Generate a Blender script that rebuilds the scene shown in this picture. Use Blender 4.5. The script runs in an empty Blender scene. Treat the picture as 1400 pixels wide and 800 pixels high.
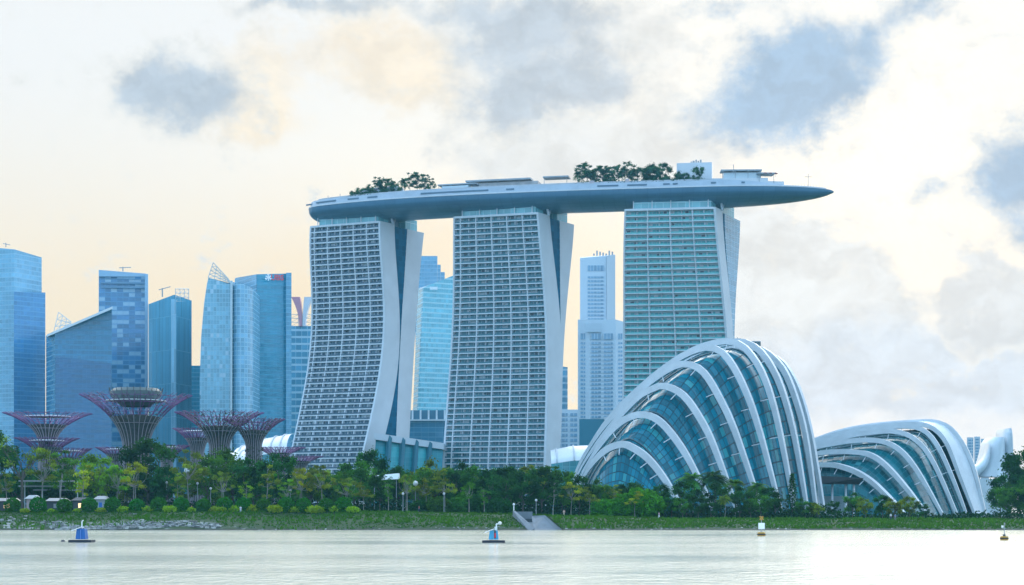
import bpy, math, random
import numpy as np
from mathutils import Vector, noise
R = math.radians
random.seed(7)
C = bpy.context.scene.collection
scene = bpy.context.scene

# ------------------------------------------------------------------ camera
F, CX, HY, CH = 2380.0, 700.0, 703.0, 4.0        # focal length in photo pixels, principal point, eye height
cam_d = bpy.data.cameras.new('camera')
cam = bpy.data.objects.new('camera', cam_d); C.objects.link(cam)
cam.location = (0, 0, CH); cam.rotation_euler = (R(90), 0, 0)
cam_d.sensor_width = 36; cam_d.lens = 36 * F / 1400
cam_d.shift_y = (HY - 400) / 1400
cam_d.clip_start = 1; cam_d.clip_end = 20000
scene.camera = cam

def S(r, g, b):
    f = lambda c: (c / 255 / 12.92) if c / 255 <= .04045 else ((c / 255 + .055) / 1.055) ** 2.4
    return (f(r), f(g), f(b))

# ------------------------------------------------------------------ node helper
class NT:
    def __init__(s, tree): s.t = tree; s.n = tree.nodes; s.l = tree.links
    def put(s, sock, v):
        if v is None: return
        if isinstance(v, bpy.types.NodeSocket): s.l.new(v, sock)
        elif isinstance(v, (tuple, list)):
            v = tuple(v)
            if len(sock.default_value) == 4 and len(v) == 3: v = v + (1,)
            sock.default_value = v
        else: sock.default_value = v
    def m(s, op, a, b=None, c=None, clamp=False):
        n = s.n.new('ShaderNodeMath'); n.operation = op; n.use_clamp = clamp
        s.put(n.inputs[0], a); s.put(n.inputs[1], b); s.put(n.inputs[2], c); return n.outputs[0]
    def v(s, op, a, b=None, scale=None):
        n = s.n.new('ShaderNodeVectorMath'); n.operation = op
        s.put(n.inputs[0], a); s.put(n.inputs[1], b)
        if scale is not None: s.put(n.inputs['Scale'], scale)
        return n.outputs['Value'] if op in ('DOT_PRODUCT', 'LENGTH', 'DISTANCE') else n.outputs[0]
    def sep(s, a):
        n = s.n.new('ShaderNodeSeparateXYZ'); s.put(n.inputs[0], a); return n.outputs
    def comb(s, x, y, z):
        n = s.n.new('ShaderNodeCombineXYZ')
        for i, q in enumerate((x, y, z)): s.put(n.inputs[i], q)
        return n.outputs[0]
    def mix(s, f, a, b, mode='MIX'):
        n = s.n.new('ShaderNodeMix'); n.data_type = 'RGBA'; n.blend_type = mode
        s.put(n.inputs[0], f); s.put(n.inputs[6], a); s.put(n.inputs[7], b); return n.outputs[2]
    def ss(s, x, lo, hi, a=0., b=1.):
        n = s.n.new('ShaderNodeMapRange'); n.interpolation_type = 'SMOOTHSTEP'
        for i, q in enumerate((x, lo, hi, a, b)): s.put(n.inputs[i], q)
        return n.outputs[0]
    def noise(s, vec, scale, detail=3, rough=.55, out=0, dim='3D', dist=0):
        n = s.n.new('ShaderNodeTexNoise'); n.noise_dimensions = dim
        s.put(n.inputs['Vector'], vec); n.inputs['Scale'].default_value = scale
        n.inputs['Detail'].default_value = detail; n.inputs['Roughness'].default_value = rough
        n.inputs['Distortion'].default_value = dist
        return n.outputs[out]
    def white(s, vec, out=0):
        n = s.n.new('ShaderNodeTexWhiteNoise'); s.put(n.inputs['Vector'], vec); return n.outputs[out]

# ------------------------------------------------------------------ world: veiled evening sky
SUN_AZ, SUN_EL = R(11.5), R(11)
world = bpy.data.worlds.new('World'); scene.world = world; world.use_nodes = True
w = NT(world.node_tree); w.n.clear()
wo = w.n.new('ShaderNodeOutputWorld'); bg = w.n.new('ShaderNodeBackground')
bg.inputs['Strength'].default_value = 0.1
w.l.new(bg.outputs[0], wo.inputs[0])
sky = w.n.new('ShaderNodeTexSky'); sky.sky_type = 'NISHITA'; sky.sun_disc = False
sky.sun_elevation = SUN_EL; sky.sun_rotation = SUN_AZ; sky.air_density = 1.5; sky.dust_density = 3
tc = w.n.new('ShaderNodeTexCoord')
dirv = w.v('NORMALIZE', tc.outputs['Generated'])
dx_, dy_, dz_ = w.sep(dirv)
az = w.m('ARCTAN2', dx_, dy_); el = w.m('ARCSINE', dz_)
def A(px, py):
    q = px - CX
    return math.atan(q / F), math.atan((HY - py) / math.hypot(F, q))
pos = w.comb(az, el, 0)
warp = w.v('SUBTRACT', w.noise(pos, 26, 5, .6, out=1), (.5, .5, .5))
posw = w.v('ADD', pos, w.v('SCALE', warp, scale=.040))
fbm = w.noise(w.v('MULTIPLY', pos, (1, 1.25, 1)), 38, 8, .68)
lump = w.noise(w.v('ADD', w.v('MULTIPLY', posw, (1, 1.5, 1)), (3, 1, 0)), 30, 7, .62)
fbm2 = w.noise(w.v('MULTIPLY', pos, (1, 1.6, 1)), 15, 5, .6)
def blob(px, py, rx, ry, rot=0, amp=1.):
    a, e = A(px, py)
    d = w.v('SUBTRACT', posw, (a, e, 0))
    if rot:
        c, s_ = math.cos(R(rot)), math.sin(R(rot))
        d = w.comb(w.v('DOT_PRODUCT', d, (c, s_, 0)), w.v('DOT_PRODUCT', d, (-s_, c, 0)), 0)
    d = w.v('MULTIPLY', d, (F / rx, F / ry, 0))
    g = w.m('POWER', 2.718, w.m('MULTIPLY', w.v('DOT_PRODUCT', d, d), -1.))
    return w.m('MULTIPLY', g, amp) if amp != 1 else g
def blobs(lst):
    o = None
    for b in lst:
        g = blob(*b); o = g if o is None else w.m('ADD', o, g)
    return o
def cloud(col, lst, mask_lo, mask_hi, colour, amount, namp=.9, nz=None, rim=0):
    m_ = w.m('ADD', blobs(lst), w.m('MULTIPLY', w.m('SUBTRACT', nz or fbm, .5), namp))
    m_ = w.m('MULTIPLY', w.ss(m_, mask_lo, mask_hi), amount)
    if rim:      # thin edges let the low sun through
        col = w.mix(w.m('MULTIPLY', w.m('MULTIPLY', m_, w.m('SUBTRACT', 1., m_)), 4 * rim), col, (1.05, 1.00, .88))
    body = w.v('SCALE', colour, scale=w.m('ADD', .90, w.m('MULTIPLY', w.ss(lump, .32, .68), .20)))   # billows: thicker and thinner parts
    return w.mix(m_, col, body)
# clear part of the sky: cream towards the low sun, blue behind the viewer and overhead
hor = S(251, 236, 207); up = S(243, 246, 247)
col = w.mix(w.ss(el, R(4.5), R(15)), hor, up)
side = w.m('MAXIMUM', w.ss(az, R(22), R(60)), w.ss(az, R(-22), R(-60)))
col = w.mix(side, col, (.78, .95, 1.12))
coolr = w.m('MULTIPLY', w.ss(az, R(3.5), R(8)), w.ss(el, R(10), R(5)))
col = w.mix(coolr, col, S(236, 243, 248))
glow = blobs([(1240, 250, 260, 150, 0, 1.), (960, 60, 120, 120, 20, .6), (600, 230, 330, 90, 0, .5), (1240, 110, 110, 120, 0, .7)])
col = w.mix(w.m('MULTIPLY', glow, .85, clamp=True), col, (1.05, 1.02, .93))
peach = blobs([(380, 430, 320, 80, 0, .9), (600, 320, 190, 55, 0, .5)])
col = w.mix(w.m('MULTIPLY', peach, .9, clamp=True), col, S(252, 231, 196))
# soft pale cloud
col = cloud(col, [(1100, 375, 130, 80, -18, 1.), (1040, 440, 150, 60, 0, .8), (1010, 320, 80, 60, 0, .7), (1190, 420, 70, 40, -20, .5)], .12, .8, S(219, 228, 234), 1., 1.7, rim=.5)
col = cloud(col, [(1250, 525, 330, 50, 0, 1.2), (1240, 470, 200, 45, 0, .8)], .1, 1.0, S(205, 222, 238), .95, 1.1)
col = cloud(col, [(1345, 395, 48, 60, 10, 1.1), (1395, 440, 70, 50, 0, .9), (1310, 430, 40, 30, 0, .6)], .2, .9, S(212, 222, 230), .95, 1.8, rim=.4)
col = cloud(col, [(850, 230, 200, 55, 0, .9), (740, 200, 130, 60, 0, .7), (920, 140, 70, 90, 20, .6), (640, 60, 150, 70, 0, .7), (830, 40, 120, 50, 0, .7)], .15, 1.0, S(221, 227, 231), .9, 1.4)
col = cloud(col, [(520, 75, 110, 62, -10, 1.1), (345, 120, 62, 62, 0, 1.1), (590, 120, 60, 40, 0, .6), (330, 170, 80, 26, 0, .7)], .15, 1.1, S(250, 234, 206), .65, 1.5)
# blue-grey cloud bodies
grey = [(240, 126, 84, 46, -4, 1.25), (300, 112, 60, 44, 10, .8), (195, 125, 34, 26, 0, .5),
        (748, 96, 122, 80, -10, 1.15), (690, 150, 84, 44, 0, .8), (830, 120, 55, 26, 0, .6), (720, 20, 150, 45, 0, .8),
        (385, 2, 85, 18, 0, 1.1), (520, 10, 90, 22, 0, .6)]
col = cloud(col, grey, .05, 1.5, S(188, 203, 217), 1., 2.0, rim=.4)
blue = [(1100, 85, 115, 48, -4, 1.2), (1025, 155, 100, 50, 14, 1.3), (1120, 150, 66, 48, 0, .9), (1190, 65, 40, 40, 0, .6),
        (1395, 225, 62, 66, 0, 1.4), (1358, 250, 30, 28, 0, .6), (1268, 262, 26, 19, 0, .9), (1258, 14, 48, 26, 0, 1.0), (1005, 2, 75, 18, 0, .8), (1398, 320, 28, 34, 0, .8), (1375, 50, 40, 14, 0, .5)]
col = cloud(col, blue, .05, 1.5, S(150, 187, 220), 1., 2.0, rim=.35)
# behind the viewer and overhead
back = w.ss(dy_, .75, -.35)
col = w.v('SCALE', col, scale=w.m('ADD', 1.03, w.m('MULTIPLY', w.ss(el, R(16.6), R(26)), 3.0)))
high = w.ss(el, R(30), R(65))
EAST = (.86, 1.38, 1.98)
col = w.mix(high, col, (1.0, 1.22, 1.6))
col = w.mix(back, col, EAST)
col = w.v('SCALE', col, scale=10.)
col = w.mix(.03, col, sky.outputs[0])
w.l.new(col, bg.inputs['Color'])

sun_d = bpy.data.lights.new('sun', 'SUN'); sun_d.energy = .8; sun_d.angle = R(40); sun_d.color = (1, .88, .70)
sun = bpy.data.objects.new('sun', sun_d); C.objects.link(sun)
sdir = Vector((math.sin(SUN_AZ) * math.cos(SUN_EL), math.cos(SUN_AZ) * math.cos(SUN_EL), math.sin(SUN_EL)))
sun.rotation_euler = sdir.to_track_quat('Z', 'Y').to_euler(); sun.location = (200, 400, 400)

scene.view_settings.view_transform = 'Standard'; scene.view_settings.look = 'None'
scene.view_settings.exposure = 0.0; scene.view_settings.gamma = 1.0; scene.view_settings.use_curve_mapping = False
cy = scene.cycles
cy.use_denoising = True; cy.max_bounces = 7; cy.diffuse_bounces = 3; cy.glossy_bounces = 3; cy.transmission_bounces = 4
cy.volume_bounces = 1; cy.transparent_max_bounces = 8; cy.caustics_reflective = False; cy.caustics_refractive = False

# ------------------------------------------------------------------ geometry helpers
def P(px, py, Y): return Vector(((px - CX) * Y / F, Y, CH + (HY - py) * Y / F))
def PX(px, Y): return (px - CX) * Y / F
def PZ(py, Y): return CH + (HY - py) * Y / F

class MB:
    """collects faces; build() links them as one mesh object"""
    def __init__(s): s.v = []; s.f = []; s.m = []; s.uv = []; s.col = None
    def face(s, pts, m=0, uv=None):
        i = len(s.v); s.v.extend([tuple(p) for p in pts]); s.f.append(tuple(range(i, i + len(pts)))); s.m.append(m)
        s.uv.append(uv or [(0, 0)] * len(pts))
    def box(s, x, y, z, sx, sy, sz, rot=0, m=0):
        """centre x,y; bottom z"""
        c, q = math.cos(rot), math.sin(rot)
        b = []
        for zz in (z, z + sz):
            for ax, ay in ((-1, -1), (1, -1), (1, 1), (-1, 1)):
                lx, ly = ax * sx / 2, ay * sy / 2
                b.append((x + lx * c - ly * q, y + lx * q + ly * c, zz))
        s.hexa(b, m)
    def hexa(s, b, m=0):
        """8 points: bottom ring then top ring, counter-clockwise"""
        i = len(s.v); s.v.extend([tuple(p) for p in b])
        for f in ((3, 2, 1, 0), (4, 5, 6, 7), (0, 1, 5, 4), (1, 2, 6, 5), (2, 3, 7, 6), (3, 0, 4, 7)):
            s.f.append(tuple(i + k for k in f)); s.m.append(m); s.uv.append([(0, 0)] * 4)
    def prism(s, pts, z0, tops, m=0, mtop=None):
        """pts: plan polygon counter-clockwise; tops: one height or one per point; uv = metres round the wall, metres up"""
        n = len(pts)
        if not hasattr(tops, '__len__'): tops = [tops] * n
        u = 0
        for k in range(n):
            a, b = pts[k], pts[(k + 1) % n]
            L = math.hypot(b[0] - a[0], b[1] - a[1])
            s.face([(a[0], a[1], z0), (b[0], b[1], z0), (b[0], b[1], tops[(k + 1) % n]), (a[0], a[1], tops[k])], m,
                   [(u, z0), (u + L, z0), (u + L, tops[(k + 1) % n]), (u, tops[k])])
            u += L
        mt = m if mtop is None else mtop
        s.face([(p[0], p[1], t) for p, t in zip(pts, tops)], mt)
    def tube(s, pts, rad, n=6, m=0, cap=True):
        pts = [Vector(p) for p in pts]
        if not hasattr(rad, '__len__'): rad = [rad] * len(pts)
        i0 = len(s.v); up = None
        for k, p in enumerate(pts):
            d = (pts[min(k + 1, len(pts) - 1)] - pts[max(k - 1, 0)]).normalized()
            if up is None: up = Vector((0, 0, 1)) if abs(d.z) < .9 else Vector((1, 0, 0))
            a = d.cross(up)
            if a.length < 1e-4: a = d.cross(Vector((0, 1, .1)))
            a.normalize(); b = d.cross(a).normalized(); up = -b if (-b).dot(up) > 0 else b
            for q in range(n):
                t = 2 * math.pi * q / n
                s.v.append(tuple(p + a * math.cos(t) * rad[k] + b * math.sin(t) * rad[k]))
        for k in range(len(pts) - 1):
            for q in range(n):
                s.f.append((i0 + k * n + q, i0 + k * n + (q + 1) % n, i0 + (k + 1) * n + (q + 1) % n, i0 + (k + 1) * n + q)); s.m.append(m); s.uv.append([(0, 0)] * 4)
        if cap:
            for k in (0, len(pts) - 1):
                s.f.append(tuple(i0 + k * n + q for q in range(n))); s.m.append(m); s.uv.append([(0, 0)] * n)
    def grid(s, rows, m=0, uv=None, close=False, mfun=None):
        i0 = len(s.v); nr, nc = len(rows), len(rows[0])
        for r in rows: s.v.extend([tuple(p) for p in r])
        for a in range(nr - 1):
            for b in range(nc if close else nc - 1):
                b2 = (b + 1) % nc
                s.f.append((i0 + a * nc + b, i0 + a * nc + b2, i0 + (a + 1) * nc + b2, i0 + (a + 1) * nc + b))
                s.m.append(mfun(a, b) if mfun else m)
                s.uv.append([uv[a][b], uv[a][b2], uv[a + 1][b2], uv[a + 1][b]] if uv else [(0, 0)] * 4)
    def lathe(s, prof, n=24, m=0, c=(0, 0, 0)):
        rows = [[(c[0] + r * math.cos(2 * math.pi * q / n), c[1] + r * math.sin(2 * math.pi * q / n), c[2] + z) for q in range(n)] for r, z in prof]
        s.grid(rows, m, close=True)
    def build(s, name, mats, parent=None, smooth=False, loc=None, link=True):
        o0 = Vector(loc) if loc is not None else (parent_loc(parent) if parent else Vector((0, 0, 0)))
        me = bpy.data.meshes.new(name)
        me.from_pydata([(x - o0.x, y - o0.y, z - o0.z) for x, y, z in s.v], [], s.f)
        for mt in (mats if isinstance(mats, (list, tuple)) else [mats]): me.materials.append(mt)
        me.polygons.foreach_set('material_index', s.m)
        ul = me.uv_layers.new(name='UVMap')
        flat = [c for f in s.uv for p in f for c in p]
        ul.data.foreach_set('uv', flat)
        if s.col:
            ca = me.color_attributes.new('tint', 'FLOAT_COLOR', 'POINT')
            ca.data.foreach_set('color', [c for t in s.col for c in (t, t, t, 1)])
        if smooth: me.polygons.foreach_set('use_smooth', [True] * len(me.polygons))
        me.update()
        o = bpy.data.objects.new(name, me)
        if link: C.objects.link(o)
        if parent: o.parent = parent
        elif loc is not None: o.location = o0
        return o
def parent_loc(o):
    v_ = Vector((0, 0, 0))
    while o: v_ = v_ + o.location; o = o.parent
    return v_
def thing(name, label, cat, loc=(0, 0, 0), group=None):
    o = bpy.data.objects.new(name, None); C.objects.link(o); o.location = loc
    o.empty_display_size = 1
    return tag(o, label, cat, group)
def tag(o, label, cat, group=None):
    o['label'] = label; o['category'] = cat
    if group: o['group'] = group
    return o
def struct(o, kind='structure'): o['kind'] = kind; return o

# ------------------------------------------------------------------ materials
MATS = {}
def new_mat(name):
    m = bpy.data.materials.new(name); m.use_nodes = True
    t = NT(m.node_tree); b = t.n.get('Principled BSDF'); return m, t, b
def plain(name, col, rough=.6, metal=0., var=.12, scale=.4, bump=0., bscale=2., spec=.5):
    """painted or cast surface with uneven tone"""
    if name in MATS: return MATS[name]
    m, t, b = new_mat(name)
    g = t.n.new('ShaderNodeNewGeometry')
    n1 = t.noise(g.outputs['Position'], scale, 4, .6)
    f = t.m('ADD', 1 - var / 2 - var * .0, t.m('MULTIPLY', t.m('SUBTRACT', n1, .5), var * 2))
    t.put(b.inputs['Base Color'], t.v('SCALE', col, scale=f))
    t.put(b.inputs['Roughness'], rough); b.inputs['Metallic'].default_value = metal
    b.inputs['Specular IOR Level'].default_value = spec
    if bump:
        bp = t.n.new('ShaderNodeBump'); bp.inputs['Strength'].default_value = bump; bp.inputs['Distance'].default_value = .3
        t.put(bp.inputs['Height'], t.noise(g.outputs['Position'], bscale, 4)); t.l.new(bp.outputs[0], b.inputs['Normal'])
    MATS[name] = m; return m
def curtain(name, glass, frame, pw, ph, fv=.08, fh=.2, var=.5, rough=.12, metal=.0, ior=1.7, jitter=.012, bright=None, pbright=.0, fr_rough=.5, big=.25, spec=.5):
    """glazed wall: panes pw x ph metres set in a frame, each pane a little different in tone and tilt"""
    if name in MATS: return MATS[name]
    m, t, b = new_mat(name)
    uvn = t.n.new('ShaderNodeUVMap'); u, v_, _ = t.sep(uvn.outputs[0])
    U = t.m('DIVIDE', u, pw); V = t.m('DIVIDE', v_, ph)
    fu, fv_ = t.m('FRACT', U), t.m('FRACT', V)
    cell = t.comb(t.m('FLOOR', U), t.m('FLOOR', V), 0)
    rnd = t.white(cell); rcol = t.white(cell, 1)
    mask = t.m('MAXIMUM', t.m('LESS_THAN', fu, fv), t.m('LESS_THAN', fv_, fh))
    bn = t.noise(t.comb(t.m('MULTIPLY', u, .02), t.m('MULTIPLY', v_, .012), 0), 1., 3)
    k = t.m('ADD', t.m('ADD', 1 - var / 2, t.m('MULTIPLY', rnd, var)), t.m('MULTIPLY', t.m('SUBTRACT', bn, .5), big * 2))
    g = t.v('SCALE', glass, scale=k)
    fr_ = t.white(t.comb(0, t.m('FLOOR', V), 9)); vr_ = t.noise(t.comb(t.m('MULTIPLY', u, .045), t.m('MULTIPLY', v_, .03), 3), 1., 5, .65)
    g = t.v('SCALE', g, scale=t.m('ADD', .88, t.m('MULTIPLY', fr_, .24))) if ph < 12 else g
    g = t.v('SCALE', g, scale=t.m('ADD', .75, t.m('MULTIPLY', vr_, .5)))  # soft patches of reflected cloud put into the pane colour
    if bright: g = t.mix(t.m('LESS_THAN', t.white(t.v('ADD', cell, (31, 7, 3))), pbright), g, bright)
    t.put(b.inputs['Base Color'], t.mix(mask, g, frame))
    t.put(b.inputs['Roughness'], t.m('ADD', rough, t.m('MULTIPLY', mask, fr_rough - rough)))
    t.put(b.inputs['Metallic'], t.m('MULTIPLY', t.m('SUBTRACT', 1., mask), metal))
    b.inputs['IOR'].default_value = ior; b.inputs['Specular IOR Level'].default_value = spec
    gm = t.n.new('ShaderNodeNewGeometry')
    t.put(b.inputs['Normal'], t.v('NORMALIZE', t.v('ADD', gm.outputs['Normal'], t.v('SCALE', t.v('SUBTRACT', rcol, (.5, .5, .5)), scale=jitter * 2))))
    MATS[name] = m; return m
def leafmat(name='foliage', trans=.35):
    m, t, b = new_mat(name)
    oi = t.n.new('ShaderNodeObjectInfo'); at = t.n.new('ShaderNodeAttribute'); at.attribute_name = 'tint'
    hs = t.n.new('ShaderNodeHueSaturation')
    t.put(hs.inputs['Hue'], t.m('ADD', .485, t.m('MULTIPLY', oi.outputs['Random'], .03)))
    t.put(hs.inputs['Value'], t.m('ADD', .85, t.m('MULTIPLY', oi.outputs['Random'], .3)))
    t.l.new(oi.outputs['Color'], hs.inputs['Color'])
    c = t.v('SCALE', hs.outputs[0], scale=at.outputs['Fac'])
    t.l.new(c, b.inputs['Base Color']); b.inputs['Roughness'].default_value = .6; b.inputs['Specular IOR Level'].default_value = .03
    tr = t.n.new('ShaderNodeBsdfTranslucent'); t.put(tr.inputs[0], t.v('MULTIPLY', c, (1.2, 1.25, .6)))
    mx = t.n.new('ShaderNodeMixShader'); mx.inputs[0].default_value = trans
    t.l.new(b.outputs[0], mx.inputs[1]); t.l.new(tr.outputs[0], mx.inputs[2])
    t.l.new(mx.outputs[0], t.n['Material Output'].inputs[0]); return m

WHITE = plain('white_cladding', (.61, .64, .68), .45, var=.16, scale=.09)
OFFWHITE = plain('pale_concrete', (.62, .65, .68), .6, var=.12, scale=.08)
RIBWHITE = plain('white_painted_steel', (.64, .67, .70), .4, var=.2, scale=.22)
STEEL = plain('grey_steel', (.32, .34, .36), .45, metal=.4)
DARK = plain('dark_metal', (.05, .06, .07), .5)
CONC = plain('weathered_concrete', (.20, .225, .25), .8, var=.3, scale=.5, bump=.3)
LEAF = leafmat()
BARK = plain('bark', (.11, .09, .07), .9, var=.4, scale=1.5)
PALEBARK = plain('pale_bark', (.30, .28, .25), .9, var=.4, scale=1.5)

# ------------------------------------------------------------------ ground, bank and water
def smooth(a, b, x):
    t = max(0, min(1, (x - a) / (b - a))); return t * t * (3 - 2 * t)
def ztop(x): return 4.5 - 1.9 * smooth(-40, 60, x)
WL = 434.0
def ground_z(x, y):
    n = noise.noise(Vector((x * .03, 3.1, 0))) * 3.0
    if y < 452.2:                                  # the cut in front of the culvert
        f = (450 - y) / 17.0
        if .6 + 4.9 * f < x < min(12.9, 9.2 + 4.0 * f): return -.4
    t = (y - (WL + n)) / 17.0
    zt = ztop(x)
    if t < 0: return max(-3, t * 2.5)
    if t < 1:
        return (zt * (t ** .8)) + .22 * noise.noise(Vector((x * .22, y * .3, 0))) * min(1, 3 * t)
    return zt
gm = MB()
xs = sorted(set([-3000, -2000, -1200, -700, -400] + list(np.arange(-180, 180.1, 2.0)) + list(np.arange(-1, 15.1, .4)) + [400, 700, 1200, 2000, 3000]))
ys = [WL - 14 + i * .9 for i in range(40)] + [WL + 26, WL + 40, 520, 620, 800, 1000, 1300, 1700, 2300, 3200, 5000, 9000]
gm.grid([[(x, y, ground_z(x, y)) for x in xs] for y in ys])
def ground_mat():
    m, t, b = new_mat('bank_soil_and_grass')
    g = t.n.new('ShaderNodeNewGeometry'); p = g.outputs['Position']
    x, y, z = t.sep(p)
    n1 = t.noise(t.v('MULTIPLY', p, (1, 1, 2.5)), .25, 5, .65); n2 = t.noise(p, 1.3, 4, .6)
    grass = t.mix(n2, (.014, .040, .005), (.028, .062, .008))
    dry = t.mix(n2, (.022, .045, .010), (.045, .055, .02))
    c = t.mix(t.ss(n1, .55, .78), grass, dry)
    rockm = t.m('MULTIPLY', t.ss(x, -55, -110), t.ss(t.m('ADD', z, t.m('MULTIPLY', n1, 2.4)), 3.9, 2.7))
    rock = t.mix(n2, (.16, .16, .15), (.40, .39, .37))
    c = t.mix(t.m('MULTIPLY', rockm, t.ss(t.noise(p, .35, 4), .50, .62)), c, rock)
    wet = t.ss(z, .55, .1)
    c = t.mix(wet, c, (.045, .05, .035))
    t.l.new(c, b.inputs['Base Color']); b.inputs['Roughness'].default_value = .9
    bp = t.n.new('ShaderNodeBump'); bp.inputs['Strength'].default_value = .6; bp.inputs['Distance'].default_value = .4
    t.put(bp.inputs['Height'], t.noise(p, 1.1, 4)); t.l.new(bp.outputs[0], b.inputs['Normal'])
    return m
struct(gm.build('ground', ground_mat(), smooth=True))

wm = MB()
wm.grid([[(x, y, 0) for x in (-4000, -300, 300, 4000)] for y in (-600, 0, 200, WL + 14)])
def water_mat():
    m, t, b = new_mat('rippled_water')
    g = t.n.new('ShaderNodeNewGeometry'); p = g.outputs['Position']
    b.inputs['Base Color'].default_value = (.60, .55, .42, 1); b.inputs['Roughness'].default_value = .12  # turbid cream base, raised so the colour carries part of the sky's reflection
    b.inputs['IOR'].default_value = 1.33
    pw = t.v('MULTIPLY', p, (1, .7, 1))
    h1 = t.noise(pw, .55, 4, .6, dist=.4); h2 = t.noise(pw, 2.2, 3, .6)
    patch = t.ss(t.noise(t.v('MULTIPLY', p, (.25, 1, 1)), .035, 3), .35, .7)
    h = t.m('ADD', h1, t.m('MULTIPLY', h2, .35))
    bp = t.n.new('ShaderNodeBump'); bp.inputs['Distance'].default_value = .8
    t.put(bp.inputs['Strength'], t.m('ADD', .25, t.m('MULTIPLY', patch, .7)))
    t.l.new(h, bp.inputs['Height']); t.l.new(bp.outputs[0], b.inputs['Normal'])
    return m
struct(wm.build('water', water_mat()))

pm = MB()
xs2 = list(np.arange(-180, 180.1, 6))
for i in range(len(xs2) - 1):
    a, b = xs2[i], xs2[i + 1]
    pm.hexa([(a, WL + 24, ztop(a) - .2), (b, WL + 24, ztop(b) - .2), (b, WL + 29, ztop(b) - .2), (a, WL + 29, ztop(a) - .2),
             (a, WL + 24, ztop(a) + .12), (b, WL + 24, ztop(b) + .12), (b, WL + 29, ztop(b) + .12), (a, WL + 29, ztop(a) + .12)])
struct(pm.build('promenade_path', plain('path_paving', (.42, .40, .38), .8, var=.2, scale=.6)))

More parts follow.
